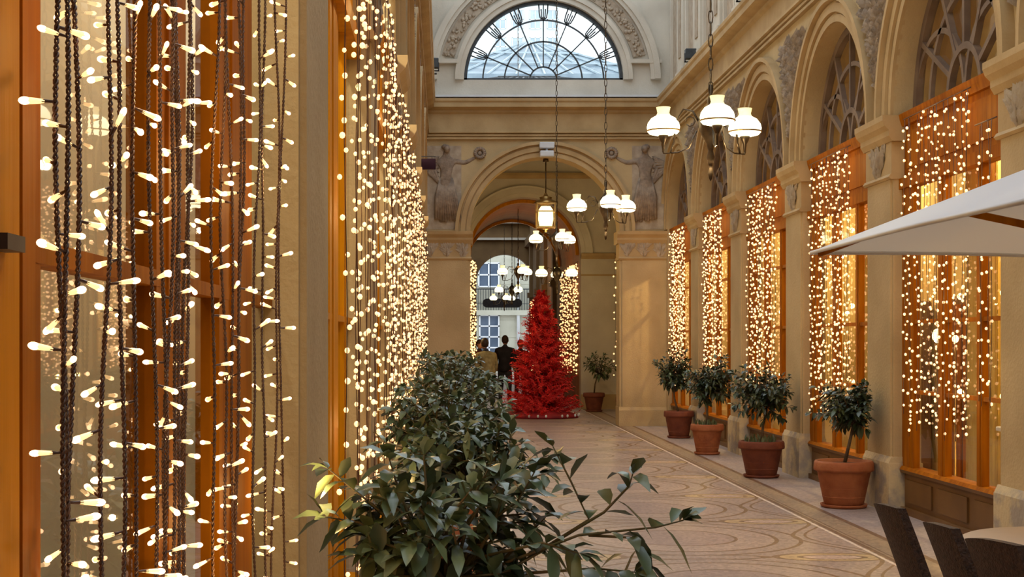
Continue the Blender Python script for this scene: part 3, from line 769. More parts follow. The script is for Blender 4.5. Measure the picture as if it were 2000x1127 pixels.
for i in range(6):
    a = 4.71 + PER * i + .1; b = a + PER - WID - .1 + (.35 if i == 0 else .3)
    curtain(ordL[i], fLc, max(a, 5.3) if i == 0 else a, b if i < 5 else 27.4, 3.64, (.9 if i else .45), 16 if i else 12, (.10, .1, .12, .13, .14, .15)[i], 80 + i, 'light curtains along the left wall', .85 + .07 * i, .03)
fx = lambda Y: (lambda u, z, d: (u, Y + d, z))
curtain('light curtain inside the brown tunnel, right of the red tree', lambda u, z, d: (3.19 + d, u, z), 34.9, 40.3, 3.5, .9, 26, .15, 95, 'light curtains beyond the end arch', 1.7)
curtain('narrow bright light curtain left of the people', fx(34.4), .56, .74, 3.5, .6, 6, .07, 96, 'light curtains beyond the end arch', 1.8)
curtain('narrow sparse light curtain against the right edge of the end arch', fx(30.2), 3.52, 3.66, 3.4, .8, 3, .2, 97, 'light curtains beyond the end arch', 1.5)
curtain('slim light curtain just left of the red tree top', fx(46), 2.70, 2.84, 2.9, .6, 3, .1, 98, 'light curtains beyond the end arch', 2.0)

# ------------------------------------------------------------------ chandeliers
def chandelier_proto():
    root = thing('chandelier', '', 'chandelier', (0, 0, 0), 'three-lamp chandeliers along the arcade')
    m = MB()
    for k in range(70):       # chain links
        z = .25 + k * .085; e = Vector((0, 1, 0)) if k % 2 else Vector((1, 0, 0))
        pts = [Vector((0, 0, z)) + e * .016 * math.cos(a) + Vector((0, 0, .052 * math.sin(a))) for a in [2 * PI * j / 8 for j in range(9)]]
        m.tube(pts, .0045, 4, cap=False)
    m.build('chain', 'metal', root)
    m = MB(); m.lathe([(0, -.42), (.012, -.40), (.02, -.36), (.01, -.33), (.016, -.3), (.03, -.25), (.018, -.2), (.03, -.15), (.06, -.1), (.085, -.04), (.092, .01), (.08, .06), (.045, .1), (.02, .13), (.028, .16), (.012, .2), (.012, .27), (0, .28)], n=20); m.build('central_urn', 'metal', root)
    for k in range(3):
        a = math.radians((267, 155, 35)[k]); c, s_ = math.cos(a), math.sin(a)
        R = lambda r, z: Vector((c * r, s_ * r, z))
        m = MB()
        m.tube([R(.08, 0), R(.13, .09), R(.2, .11), R(.26, .02), R(.27, -.12), R(.3, -.2), R(.345, -.2), R(.36, -.13), R(.35, -.06)], .008, 6)
        m.tube([R(.1, -.05), R(.16, -.17), R(.24, -.2), R(.3, -.2)], .006, 5)
        m.tube([R(.15 + .035 * math.cos(t), .02 + .035 * math.sin(t)) for t in [j * .8 for j in range(8)]], .005, 5)
        ar = m.build('arm', 'metal', root)
        m = MB(); m.lathe([(0, -.20), (.008, -.19), (.012, -.13), (.028, -.10), (.038, -.075), (.03, -.055), (.02, -.05)], c=R(.35, .0), n=16); m.build('lamp_holder', 'metal', ar)
        m = MB(); m.lathe([(.052, .115), (.048, .10), (.043, .075), (.052, .055), (.088, .035), (.113, .0), (.120, -.03), (.116, -.05)], c=R(.35, .02), n=28, mis=[1, 1, 1, 0, 0, 0, 0])
        m.lathe([(.116, -.05), (.121, -.05), (.122, -.058), (.116, -.06)], c=R(.35, .02), n=28, mi=2)
        m.lathe([(.116, -.06), (.10, -.078), (.06, -.088), (.0, -.09)], c=R(.35, .02), n=28, mi=0)
        m.build('lamp_shade', ['shade_glow', 'shade_neck', 'brass'], ar)
    return root
def copy_tree(o, parent=None):
    c = o.copy(); COL.objects.link(c); c.parent = parent
    for ch in list(o.children): copy_tree(ch, c)
    return c
ch0 = chandelier_proto()
CH = [(P(1388, 240, 10.47), 0, 'three-lamp chandelier hanging nearest the camera, before the upper right wall'),
      (P(1183, 400, 17.2), .1, 'chandelier with a dark ball hanging second, right of the square lantern'),
      (P(1087, 466, 24.7), .25, 'chandelier hanging directly below the glowing square lantern'),
      (P(1088, 534, 32.6), .9, 'chandelier beyond the end arch, above the right shoulder of the red tree'),
      (P(1012, 530, 37.5), .3, 'brightest far chandelier, left of the red tree tip'),
      (P(1000, 566, 45), .5, 'small distant chandelier just above the dark oval sign'),
      (P(985, 582, 53), .2, 'most distant chandelier, hanging against the dark oval sign')]
LIGHTP = []
for i, (p, rz, lab) in enumerate(CH):
    o = ch0 if i == 0 else copy_tree(ch0); o.location = p; o.rotation_euler.z = rz; o['label'] = lab; LIGHTP.append(p)
    if i in (3, 4, 5, 6):
        o.scale = (1.15,) * 3
# iron tie beams that carry the chains
for i, (p, rz, lab) in enumerate(CH[:3]):
    m = MB(); m.box(XL - .1, XR + .1, p.y - .03, p.y + .03, p.z + 6.15, p.z + 6.27); struct(m.build('beam_%d' % (i + 1), 'iron'))
# square lantern in the arch
L0 = P(1066, 420, 27.85)
t = thing('square_lantern', 'glowing square brass lantern hanging in the end arch', 'lantern', L0)
m = MB(); m.tube([(0, 0, .33), (0, 0, 5.09 - L0.z)], .012, 6); m.lathe([(0, 5.02 - L0.z), (.06, 5.03 - L0.z), (.05, 5.09 - L0.z)], n=12); m.build('hanging_rod', 'metal', t)
m = MB()
for sx in (-1, 1):
    for sy in (-1, 1): m.box(sx * .17 - .012, sx * .17 + .012, sy * .17 - .012, sy * .17 + .012, -.25, .22)
for z in (-.25, .2, .05):
    for q in (-1, 1):
        m.box(-.19, .19, q * .17 - .012, q * .17 + .012, z, z + .022); m.box(q * .17 - .012, q * .17 + .012, -.19, .19, z, z + .022)
m.build('frame', 'brass', t)
m = MB(); m.lathe([(.235, .22), (.19, .27), (.11, .3), (.12, .34), (.05, .36), (.02, .42), (0, .43)], n=4); m.lathe([(0, -.33), (.03, -.31), (.02, -.28), (.2, -.25)], n=4); m.build('crown', 'brass', t)
m = MB(); m.box(-.155, .155, -.155, .155, -.22, .19); m.build('glass_pane', 'glass', t)
m = MB(); m.lathe([(0, -.215), (.12, -.21), (.145, -.08), (.135, .10), (.09, .165), (0, .17)], n=16); m.build('lamp', 'lantern_glow', t)
# keystone floodlight
k = P(1068, 292, YE - .16); t = thing('spotlight', 'pale box spotlight over the crown of the end arch', 'spotlight', k)
m = MB(); m.bbox(-.14, .14, -.08, .1, .02, .13, .012); m.build('housing', 'light_box', t)
m = MB(); m.bbox(-.13, .13, -.1, .08, -.14, -.03, .012); m.box(-.02, .02, 0, .17, -.04, .04); m.build('lamp_head', 'light_box', t)
def floodlight(p, sx, label):
    t = thing('floodlight', label, 'floodlight', p, 'floodlights on the cornice')
    m = MB(); m.bbox(-.09, .09, -.07, .07, .1, .27, .01); m.build('lamp_head', 'iron', t)
    m = MB(); m.bar((0, 0, 0), (0, 0, .12), .03); m.box(-.06, .06, -.04, .04, -.0, .015); m.box(-.1, -.08, -.02, .02, .05, .2); m.box(.08, .1, -.02, .02, .05, .2); m.box(-.1, .1, -.02, .02, .05, .065); m.build('bracket', 'iron_dark', t)
q = -.1
for (Y, s_, lab) in ((19.9, 1, 'dark floodlight on the right cornice, right of the chandelier chain'), (24.2, 1, 'smaller floodlight farther along the right cornice, left of the chain')):
    floodlight((XR - .12, Y, 6.18), s_, lab)
floodlight((XL + .2, 25.0, 6.18), -1, 'floodlight on the left cornice beside the half-round window')
# projecting dark sign, left
a, b = P(814, 310, 20), P(851, 331, 20)
t = thing('projecting_sign', 'small dark purple sign board jutting from the left wall', 'sign', ((a.x + b.x) / 2, 20, a.z))
w = (b.x - a.x) / 2; m = MB(); m.bbox(-w, w, -.02, .02, b.z - a.z, 0, .004); m.build('board', 'purple_sign', t)
m = MB(); m.bar((-w - .03, 0, .03), (w, 0, .03), .015); m.bar((-w * .6, 0, .03), (-w * .6, 0, 0), .01); m.bar((w * .6, 0, .03), (w * .6, 0, 0), .01); m.build('bracket', 'iron_dark', t)
# oval sign
p = P(981, 592, 61.5); t = thing('oval_sign', 'dark oval sign hanging in the last archway', 'sign', p)
m = MB(); w, h = .83, .19; pts = []
for s_, cx in ((1, w - h), (-1, -(w - h))):
    for k in range(13):
        an = -PI / 2 + PI * k / 12; pts.append((cx + s_ * h * math.cos(an), s_ * h * math.sin(an)))
nn = len(pts); m.add([(x, -.04, z) for x, z in pts] + [(x, .04, z) for x, z in pts], [tuple(range(nn)), tuple(range(2 * nn - 1, nn - 1, -1))] + [(i, (i + 1) % nn, nn + (i + 1) % nn, nn + i) for i in range(nn)])
m.build('board', 'iron_dark', t)
m = MB()
for x in (-.5, .5): m.tube([(x, 0, h), (x, 0, 5.2 - p.z)], .012, 5)
m.build('hanging_rod', 'iron_dark', t)

# ------------------------------------------------------------------ plants
def leaf(mb, p, d, up, L, W, droop=.3, mi=0, fold=.25):
    d = d.normalized(); s_ = d.cross(up)
    if s_.length < 1e-4: s_ = d.orthogonal()
    s_.normalize(); n = s_.cross(d).normalized()
    c = lambda t: p + d * (L * t) + Vector((0, 0, -1)) * (droop * L * t * t)
    vs = [c(0)]
    for t, w in ((.28, .8), (.62, 1.0)):
        q = c(t); vs += [q + s_ * (W / 2 * w) + n * (fold * W / 2 * w), q, q - s_ * (W / 2 * w) + n * (fold * W / 2 * w)]
    vs += [c(.86) + s_ * W * .22 , c(.86) - s_ * W * .22, c(1)]
    mb.add(vs, [(0, 1, 2), (0, 2, 3), (1, 4, 5, 2), (2, 5, 6, 3), (4, 7, 5), (5, 8, 6), (7, 9, 5), (5, 9, 8)], mi, True)
def branch(br, lf, pts, r, rd, L, W, nl, spread=1.0, t0=.25, droop=.3, cluster=0):
    pts = [Vector(q) for q in pts]; k = len(pts)
    br.tube(pts, [r * (1 - .65 * i / max(1, k - 1)) for i in range(k)], 5)
    for j in range(nl):
        t = t0 + (1 - t0) * (j + .5) / nl; x = t * (k - 1); i = min(int(x), k - 2); p = pts[i].lerp(pts[i + 1], x - i)
        ax = (pts[i + 1] - pts[i]).normalized(); a = j * 2.4 + rd.uniform(-.4, .4)
        o = ax.orthogonal().normalized(); o = Matrix.Rotation(a, 3, ax) @ o
        d = ax * rd.uniform(.3, .8) + o * spread + Vector((0, 0, rd.uniform(-.25, .3)))
        up = Vector((rd.uniform(-.4, .4), rd.uniform(-.4, .4), 1))
        leaf(lf, p, d, up, L * rd.uniform(.7, 1.15), W * rd.uniform(.75, 1.15), rd.uniform(.1, droop * 2), 0 if rd.random() < .72 else (1 if rd.random() < .7 else 2))
    for j in range(cluster):
        d = (pts[-1] - pts[-2]).normalized() + Vector((rd.uniform(-.9, .9), rd.uniform(-.9, .9), rd.uniform(-.5, .6)))
        leaf(lf, pts[-1], d, Vector((rd.uniform(-.5, .5), rd.uniform(-.5, .5), 1)), L * rd.uniform(.6, 1.1), W * rd.uniform(.7, 1.1), rd.uniform(.1, droop * 2), 0 if rd.random() < .7 else 1)
def pot(root, R, H, mat, saucer=True, soil=True):
    z0 = .03 if saucer else 0
    m = MB(); k = R
    m.lathe([(k * .64, z0), (k * .66, z0 + .01), (k * .88, z0 + H * .74), (k * .90, z0 + H * .76), (k * .99, z0 + H * .78), (k, z0 + H * .82), (k * .99, z0 + H * .95), (k * .95, z0 + H), (k * .88, z0 + H), (k * .85, z0 + H * .93), (k * .5, z0 + H * .9), (0, z0 + H * .9)], n=36)
    for q in range(3): m.lathe([(k * (.70 + .055 * q), z0 + H * (.16 + .2 * q)), (k * (.715 + .055 * q), z0 + H * (.175 + .2 * q)), (k * (.715 + .055 * q), z0 + H * (.19 + .2 * q))], n=36)
    m.build('pot', mat, root)
    if saucer:
        m = MB(); m.lathe([(k * .70, 0), (k * .76, .012), (k * .78, .035), (k * .74, .035), (k * .72, .018), (0, .018)], n=32); m.build('saucer', mat, root)
    m = MB(); m.lathe([(k * .84, z0 + H * .9), (k * .6, z0 + H * .935), (k * .2, z0 + H * .95), (0, z0 + H * .95)], n=20); m.build('soil', 'soil', root)
    return z0 + H * .93
def shrub(name, label, loc, pr, ph, potmat, cc, cr, nbr, nl, L, W, seed, group, mats, stems=1, extra=None, weeds=False, shell=.55, droop=.3, cat='potted plant', xmax=9):
    rd = random.Random(seed); root = thing(name, label, cat, loc, group)
    zs = pot(root, pr, ph, potmat)
    br, lf = MB(), MB(); cc = Vector(cc)
    tops = []
    for s_ in range(stems):
        a = rd.uniform(0, 6.28); o = .0 if stems == 1 else pr * .35
        base = Vector((o * math.cos(a), o * math.sin(a), zs - .03)); fork = cc + Vector((rd.uniform(-.2, .2) * cr[0], rd.uniform(-.2, .2) * cr[1], -cr[2] * rd.uniform(.45, .75)))
        mid = base.lerp(fork, .5) + Vector((rd.uniform(-.03, .03), rd.uniform(-.03, .03), 0))
        br.tube([base, mid, fork], [.014, .012, .010] if stems > 1 else [.02, .016, .014], 7); tops.append(fork)
    for k in range(nbr):
        u = rd.uniform(-1, 1); a = rd.uniform(0, 2 * PI); rr = rd.uniform(shell, 1.0) ; q = math.sqrt(1 - u * u)
        tip = cc + Vector((cr[0] * rr * q * math.cos(a), cr[1] * rr * q * math.sin(a), cr[2] * rr * u))
        tip.x = max(tip.x, -.31 - loc[0] + rd.uniform(0, .06))
        tip.x = min(tip.x, xmax - loc[0] - rd.uniform(0, .08))
        st = tops[k % len(tops)]; mid = st.lerp(tip, .5) + Vector((rd.uniform(-.04, .04), rd.uniform(-.04, .04), rd.uniform(0, .08) * (1 if u > 0 else .4)))
        tip2 = tip
        branch(br, lf, [st, mid, tip2], .006, rd, L, W, nl, 1.0, .35, droop, 3)
    if extra: extra(br, lf, rd)
    br.build('branches', 'bark' if stems == 1 else 'twig', root); lf.build('foliage', mats, root)
    if weeds:
        m = MB()
        for k in range(40):
            a = rd.uniform(0, 6.28); r = pr * .75 * math.sqrt(rd.random()); p = Vector((r * math.cos(a), r * math.sin(a), zs - .01))
            leaf(m, p, Vector((rd.uniform(-.3, .3), rd.uniform(-.3, .3), 1)), Vector((rd.uniform(-1, 1), rd.uniform(-1, 1), .2)), rd.uniform(.07, .13), .03, -.05)
        m.build('ground_plants', ['leaf_light'], root)
    return root
LM = ['leaf', 'leaf_light', 'leaf_dark']; LD = ['leaf_dark', 'leaf', 'leaf_dark']
# foreground shrub with its long branches, drawn in world space about its own base
Y1 = 3.45; loc1 = Vector((.02, Y1, 0))
def ex1(br, lf, rd):
    def Q(px, py, dy=0): return P(px, py, Y1 + dy) - loc1
    for pts, n, cl in (
        ([Q(960, 1110), Q(1130, 1045, -.05), Q(1280, 1030, -.08), Q(1335, 1016, -.08)], 7, 6),
        ([Q(1000, 1110), Q(1150, 1015), Q(1115, 940), Q(1080, 872)], 10, 2),
        ([Q(1080, 1060), Q(1180, 1000, -.05), Q(1228, 950, -.05), Q(1236, 925, -.05)], 9, 3),
        ([Q(1150, 1045), Q(1232, 1050, -.05), Q(1262, 1100, -.05)], 6, 3),
        ([Q(1020, 1120), Q(1160, 1110, -.05), Q(1245, 1118, -.08)], 9, 4),
        ([Q(900, 1060), Q(1010, 980), Q(1045, 920)], 10, 3),
        ([Q(860, 1060), Q(930, 960), Q(960, 905)], 9, 3),
        ([Q(840, 1080), Q(720, 980), Q(640, 915, .02)], 12, 3),
        ([Q(840, 1080), Q(700, 1020), Q(635, 1010, .02)], 10, 3),
        ([Q(830, 1080), Q(780, 960), Q(760, 895)], 11, 3),
        ([Q(930, 1090), Q(1060, 1060, -.1), Q(1130, 1080, -.14)], 10, 4)):
        branch(br, lf, pts, .0045, rd, .088, .036, n, .9, .3, .4, cl)
shrub('potted_shrub', 'leafy green shrub in the foreground, its long branches reaching over the floor', loc1, .2, .36, 'terracotta', (-.02, 0, 1.13), (.27, .22, .23), 62, 8, .088, .036, 11, 'potted shrubs along the left wall', LM, 4, ex1, droop=.35)
rows = [(P(915, 898, 5.7), (.37, .30, .20), 56, .075, 'second shrub of the left row, its crown just behind the foreground shrub'),
        (P(870, 832, 7.5), (.38, .30, .26), 60, .07, 'third shrub of the left row, spreading up against the fairy lights'),
        (P(884, 772, 9.6), (.37, .32, .29), 66, .068, 'fourth shrub of the left row, broad and grey-green'),
        (P(892, 742, 12.2), (.42, .34, .26), 66, .068, 'fifth shrub of the left row, its top level with the people'),
        (P(876, 722, 15.2), (.36, .34, .22), 50, .07, 'farthest shrub of the left row, half hidden by the others')]
for i, (c, cr, nb, L, lab) in enumerate(rows):
    loc = Vector((max(c.x, -.06), c.y, 0))
    shrub('potted_shrub', lab, loc, .21, .4, 'terracotta', (c.x - loc.x, 0, c.z), cr, int(nb * 1.3), 10, L * 1.1, L * .5, 20 + i, 'potted shrubs along the left wall', LM, 3)
RP = [(1648, 14.1, .285, .42, 'terracotta', (1663, 790), (.41, .36, .27), 'bushy small tree in the large light terracotta pot nearest the parasol'),
      (1487, 17.2, .27, .40, 'terracotta_dark', (1498, 762), (.47, .42, .36), 'bushy small tree in the dark brown pot, left of the nearest terracotta one'),
      (1381, 20.7, .235, .40, 'terracotta', (1392, 742), (.40, .40, .40), 'small tree in the bright orange terracotta pot'),
      (1326, 24.2, .25, .42, 'terracotta_dark', (1320, 722), (.42, .38, .40), 'small tree in the reddish pot standing beside the end pier')]
for i, (px, Y, pr, ph, mt, cpx, cr, lab) in enumerate(RP):
    loc = Vector(((px - VX) * Y / F, Y, 0)); c = P(cpx[0], cpx[1], Y)
    shrub('potted_tree', lab, loc, pr, ph, mt, (c.x - loc.x, 0, c.z), cr, 105, 10, .09, .04, 60 + i, 'potted trees along the right wall', LD, 1, weeds=i in (1, 2), shell=.3, xmax=4.08)
c = P(1170, 712, 33.3); loc = Vector(((1160 - VX) * 33.3 / F, 33.3, 0))
shrub('potted_tree', 'distant potted tree standing beyond the end arch, right of the red tree', loc, .25, .40, 'terracotta_dark', (c.x - loc.x, 0, c.z), (.42, .36, .3), 40, 8, .1, .045, 77, None, LM, 1)
loc = Vector((3.52, 28.55, 0)); shrub('potted_shrub', 'small brown pot half hidden behind the left edge of the right end pier', loc, .17, .5, 'terracotta_dark', (.02, 0, .72), (.14, .14, .1), 10, 5, .07, .03, 78, None, LD, 2)

# ------------------------------------------------------------------ red tree
def red_tree():
    p = P(1057, 815, 30.8); rd = random.Random(3)
    root = thing('red_christmas_tree', 'bright red artificial christmas tree standing beyond the end arch', 'christmas tree', (p.x, 30.8, 0))
    H = 2.62
    m = MB(); m.tube([(0, 0, 0), (0, 0, H * .6), (0, 0, H * .96)], [.05, .03, .01], 8); m.build('trunk', 'bark', root)
    m = MB()
    m.lathe([(.78, 0), (.80, .03), (.70, .09), (.45, .16), (.1, .2)], n=40); m.build('tree_skirt', 'red_skirt', root)
    m = MB(); n = 1100
    prof = [(0.03, .80), (.12, .84), (.22, .76), (.32, .68), (.45, .62), (.60, .50), (.72, .38), (.84, .27), (.93, .15), (1.0, .03)]
    def R(t):
        for (a, r0), (b, r1) in zip(prof, prof[1:]):
            if t <= b: return r0 + (r1 - r0) * max(0, (t - a)) / (b - a)
        return .02
    for k in range(n):
        t = .03 + .95 * (rd.random() ** 1.25); z = t * H; a = rd.uniform(0, 2 * PI); r = R(t) * rd.uniform(.5, 1.02) * (1 + .13 * math.sin(3 * a + z * 8))
        if rd.random() < .08: r *= 1.18
        d = Vector((math.cos(a), math.sin(a), 0)); s0 = Vector((0, 0, z - .10 * r)) + d * r * .15; tip = d * r + Vector((0, 0, z + rd.uniform(-.05, .13)))
        mid = s0.lerp(tip, .55) + Vector((0, 0, -.06 * r))
        pts = [s0, mid, tip]; m.tube(pts, [.008, .006, .004], 3)
        nn = 16
        for j in range(nn):
            u = .3 + .75 * j / nn; q = (s0.lerp(mid, u / .55) if u < .55 else mid.lerp(tip, min(1, (u - .55) / .45)))
            ax = (tip - mid).normalized(); o = Matrix.Rotation(j * 2.4 + rd.uniform(-.5, .5), 3, ax) @ ax.orthogonal().normalized()
            e = q + (ax * .6 + o).normalized() * rd.uniform(.06, .10); w = ax.cross(o) * .013
            m.add([q - w, q + w, e], [(0, 1, 2)], 0)
    for (px, py, dx) in ((1018, 632, -1), (1012, 650, -1), (1128, 668, 1), (1118, 680, 1), (1015, 700, -1)):
        e = P(px, py, 30.8) - Vector((p.x, 30.8, 0)); s0 = Vector((0, 0, e.z - .1)); ax = (e - s0).normalized()
        m.tube([s0, e], [.012, .005], 4)
        for j in range(46):
            q = s0.lerp(e, .3 + .7 * j / 46); o = Matrix.Rotation(j * 2.4, 3, ax) @ ax.orthogonal().normalized(); w = ax.cross(o) * .006
            m.add([q - w, q + w, q + (ax * .6 + o).normalized() * .08], [(0, 1, 2)])
    m.build('branches', 'red_needle', root)
    m = MB(); m.blob((0, 0, 0), (.024, .024, .032), 8, 5); b0 = m.build('white_ornament', 'white_paint', root); b0.location = (.80, 0, .06)
    for k in range(1, 22):
        a = 2 * PI * k / 22 + rd.uniform(-.1, .1); part_copy(b0, root, (.80 * math.cos(a), .80 * math.sin(a), .06))
red_tree()

# ------------------------------------------------------------------ people
def person(label, px, Y, h, face, coat, pose, legs=True, seed=0, lean=0.0, group=None):
    x = (px - VX) * Y / F; k = h / 1.75
    root = thing('person', label, 'person', (x, Y, 0), group, rz=face)
    ln = lean
    V = [(0, 0, .95), (0, -.01 - ln * .4, 1.15), (0, -.01 - ln, 1.38), (0, -ln * 1.25, 1.50), (0, -.02 - ln * 1.5, 1.57),
         (.19, -ln, 1.40), (.25, -.02 - ln, 1.13), (.22, -.16 - ln, .93), (-.19, -ln, 1.40), (-.25, -.02 - ln, 1.13), (-.20, -.14 - ln, .95),
         (.10, 0, .88), (.11, -.03 - .05 * pose, .49), (.11, .02 + .06 * pose, .08), (.11, -.13 + .06 * pose, .035),
         (-.10, 0, .88), (-.11, -.02 + .03 * pose, .49), (-.11, .02 - .1 * pose, .08), (-.11, -.13 - .1 * pose, .035)]
    E = [(0, 1), (1, 2), (2, 3), (3, 4), (2, 5), (5, 6), (6, 7), (2, 8), (8, 9), (9, 10), (0, 11), (11, 12), (12, 13), (13, 14), (0, 15), (15, 16), (16, 17), (17, 18)]
    R = [(.15, .12), (.14, .11), (.15, .115), .055, .055, .07, .052, .036, .07, .052, .036, .10, .07, .045, .04, .10, .07, .045, .04]
    V = [Vector(v) * k for v in V]; R = [tuple(q * k for q in r) if isinstance(r, tuple) else r * k for r in R]
    b = skin_mesh('body', V, E, R, 'trousers', root)
    hd = V[4] + Vector((0, -.01, .08)) * k
    m = MB(); m.blob(hd, (.075 * k, .09 * k, .115 * k), 14, 10); m.blob(hd + Vector((0, -.095, -.01)) * k, (.014 * k, .022 * k, .024 * k), 6, 5)
    for s_ in (-1, 1): m.blob(hd + Vector((s_ * .077, .0, -.005)) * k, (.012 * k, .02 * k, .03 * k), 6, 5); m.blob(hd + Vector((s_ * .03, -.082, .015)) * k, (.012 * k, .008 * k, .007 * k), 6, 4, 1)
    m.blob(hd + Vector((0, -.085, -.05)) * k, (.025 * k, .008 * k, .007 * k), 6, 4, 2)
    m.build('head', ['skin', 'hair', 'coat_maroon'], root)
    m = MB(); m.blob(hd + Vector((0, .02, .025)) * k, (.088 * k, .095 * k, .115 * k), 14, 10); m.build('hair', 'hair', root)
    # coat: torso shell and sleeves
    VC = [V[0] + Vector((0, 0, -.12)) * k, V[0] + Vector((0, 0, .03)) * k, V[1], V[2], V[3], V[5], V[6], V[7] + Vector((0, .02, .03)), V[8], V[9], V[10] + Vector((0, .02, .03))]
    EC = [(0, 1), (1, 2), (2, 3), (3, 4), (3, 5), (5, 6), (6, 7), (3, 8), (8, 9), (9, 10)]
    RC = [(.20, .17), (.19, .16), (.175, .145), (.18, .14), .07, .09, .07, .055, .09, .07, .055]
    RC = [tuple(q * k for q in r) if isinstance(r, tuple) else r * k for r in RC]
    skin_mesh('coat', VC, EC, RC, coat, root)
    m = MB()
    for s_, q in ((1, V[7]), (-1, V[10])):
        m.blob(q, (.035 * k, .045 * k, .045 * k), 8, 6)
        for j in range(4): m.tube([q + Vector((s_ * -.02, -.02 + .014 * j, -.03)) * k, q + Vector((s_ * -.03, -.03 + .014 * j, -.09)) * k], [.01 * k, .007 * k], 5)
        m.tube([q + Vector((s_ * -.02, -.04, -.01)) * k, q + Vector((s_ * -.03, -.07, -.05)) * k], [.011 * k, .008 * k], 5)
    m.build('hands', 'skin', root)
    m = MB()
    for i in (14, 18): m.bbox(V[i].x - .05 * k, V[i].x + .05 * k, V[i].y - .05 * k, V[i].y + .20 * k, 0, .09 * k, .02)
    m.build('shoes', 'coat_black', root)
person('person in an olive patterned coat bending slightly, seen from behind above the shrubs', 954, 29.9, 1.64, PI + .5, 'coat_olive', 0, lean=.10)
person('tall person in black clothes walking, between the olive coat and the red tree', 986, 35.6, 1.72, PI - .2, 'coat_black', 1, lean=.02)
person('person in dark maroon half hidden behind the left edge of the red tree', 1016, 37.5, 1.62, .3, 'coat_maroon', 0)
person('dark-haired person in brown-red behind the olive coat, at the left arch edge', 936, 35.0, 1.62, .8, 'coat_maroon', .5)

# ------------------------------------------------------------------ parasol
def parasol():
    C = Vector((2.04, 8.12, 2.1)); A = Vector((3.02, 6.62, 2.53)); sx = 2 * (A.x - C.x); sy = 2 * (C.y - A.y)
    root = thing('parasol', 'white fabric parasol reaching in from the right edge', 'parasol', (A.x, A.y, 0))
    cor = [Vector((-sx / 2, sy / 2, 2.10)), Vector((sx / 2, sy / 2 , 2.10)), Vector((sx / 2, -sy / 2, 2.10)), Vector((-sx / 2, -sy / 2, 2.10))]
    cor[1].z = 2.05; top = Vector((0, 0, 2.53)); m = MB(); n = 8
    for layer, mi in ((0, 0),):
        for q in range(4):
            a, b = cor[q], cor[(q + 1) % 4]
            g = []
            for i in range(n + 1):
                for j in range(n + 1):
                    e = a.lerp(b, j / n); p = e.lerp(top, i / n)
                    p = p + Vector((0, 0, -.07 * math.sin(PI * i / n) * math.sin(PI * j / n) * .6 - .0 + layer)) + (top - e).normalized() * .05 * math.sin(PI * j / n) * (1 - i / n)
                    g.append(p)
            m.add(g, [(i * (n + 1) + j, i * (n + 1) + j + 1, (i + 1) * (n + 1) + j + 1, (i + 1) * (n + 1) + j) for i in range(n) for j in range(n)], mi, True)
    for q in range(4):
        a, b = cor[q], cor[(q + 1) % 4]
        pts = [a.lerp(b, j / 8) + (top - a.lerp(b, j / 8)).normalized() * .05 * math.sin(PI * j / 8) + Vector((0, 0, -.007)) for j in range(9)]
        m.tube(pts, .011, 5, 0)
    m.build('canopy', 'canopy_cloth', root)
    m = MB()
    t2 = [Vector((-.2, .3, 2.47)), Vector((.2, .3, 2.47)), Vector((.2, -.3, 2.47)), Vector((-.2, -.3, 2.47)), Vector((0, 0, 2.6))]
    m.add(t2 + [v + Vector((0, 0, -.01)) for v in t2], [(0, 1, 4), (1, 2, 4), (2, 3, 4), (3, 0, 4), (5, 9, 6), (6, 9, 7), (7, 9, 8), (8, 9, 5)]); m.build('vent_flap', 'canopy_top', root)
    m = MB(); m.lathe([(.035, .05), (.03, 1), (.026, 2.5), (.03, 2.66), (.04, 2.7), (.02, 2.75), (0, 2.76)], n=16); po = m.build('pole', 'wood', root)
    for q in range(4):
        for e in (cor[q],):
            m = MB(); m.bar(top + Vector((0, 0, -.04)), e + Vector((0, 0, -.03)) + (top - e).normalized() * .06, .02, .03)
            md = (top + e) / 2 + Vector((0, 0, -.04)); m.bar(Vector((0, 0, 2.05)), md, .03, .035); m.build('rib', 'wood', root)
    m = MB(); m.lathe([(.06, 2.0), (.07, 2.03), (.07, 2.08), (.05, 2.1)], n=12); m.build('runner', 'wood', po)
    m = MB(); m.bbox(-.3, .3, -.3, .3, 0, .07, .015); m.lathe([(.06, .07), (.05, .3), (.045, .32)], n=16); m.build('base', 'stone_pale', root)
parasol()

# ------------------------------------------------------------------ table and chairs
t = thing('round_table', 'round cafe table with a cream cloth, at the lower right edge', 'table', (2.70, 6.2, 0))
m = MB(); m.lathe([(.02, .03), (.03, .7), (.12, .715), (0, .72)], n=12); m.lathe([(.27, 0), (.26, .03), (.05, .06)], n=24); m.build('pedestal', 'iron_dark', t)
m = MB(); m.lathe([(0, .72), (.46, .72), (.47, .735), (.46, .748), (0, .75)], n=40); m.build('tabletop', 'wood', t)
tb = MB(); n = 72; g = []
for (r, z, w) in ((0, .756, 0), (.30, .756, 0), (.46, .756, 0), (.478, .748, 0), (.485, .70, .004), (.49, .63, .014), (.495, .54, .022)):
    for j in range(n): a = 2 * PI * j / n; rr = r + w * math.sin(a * 11); g.append((rr * math.cos(a), rr * math.sin(a), z))
tb.add(g, [(i * n + j, i * n + (j + 1) % n, (i + 1) * n + (j + 1) % n, (i + 1) * n + j) for i in range(6) for j in range(n)], 0, True)
o = tb.build('tablecloth', 'cloth', None, (2.70, 6.2, 0)); tag(o, 'cream cloth draped over the round cafe table', 'tablecloth')
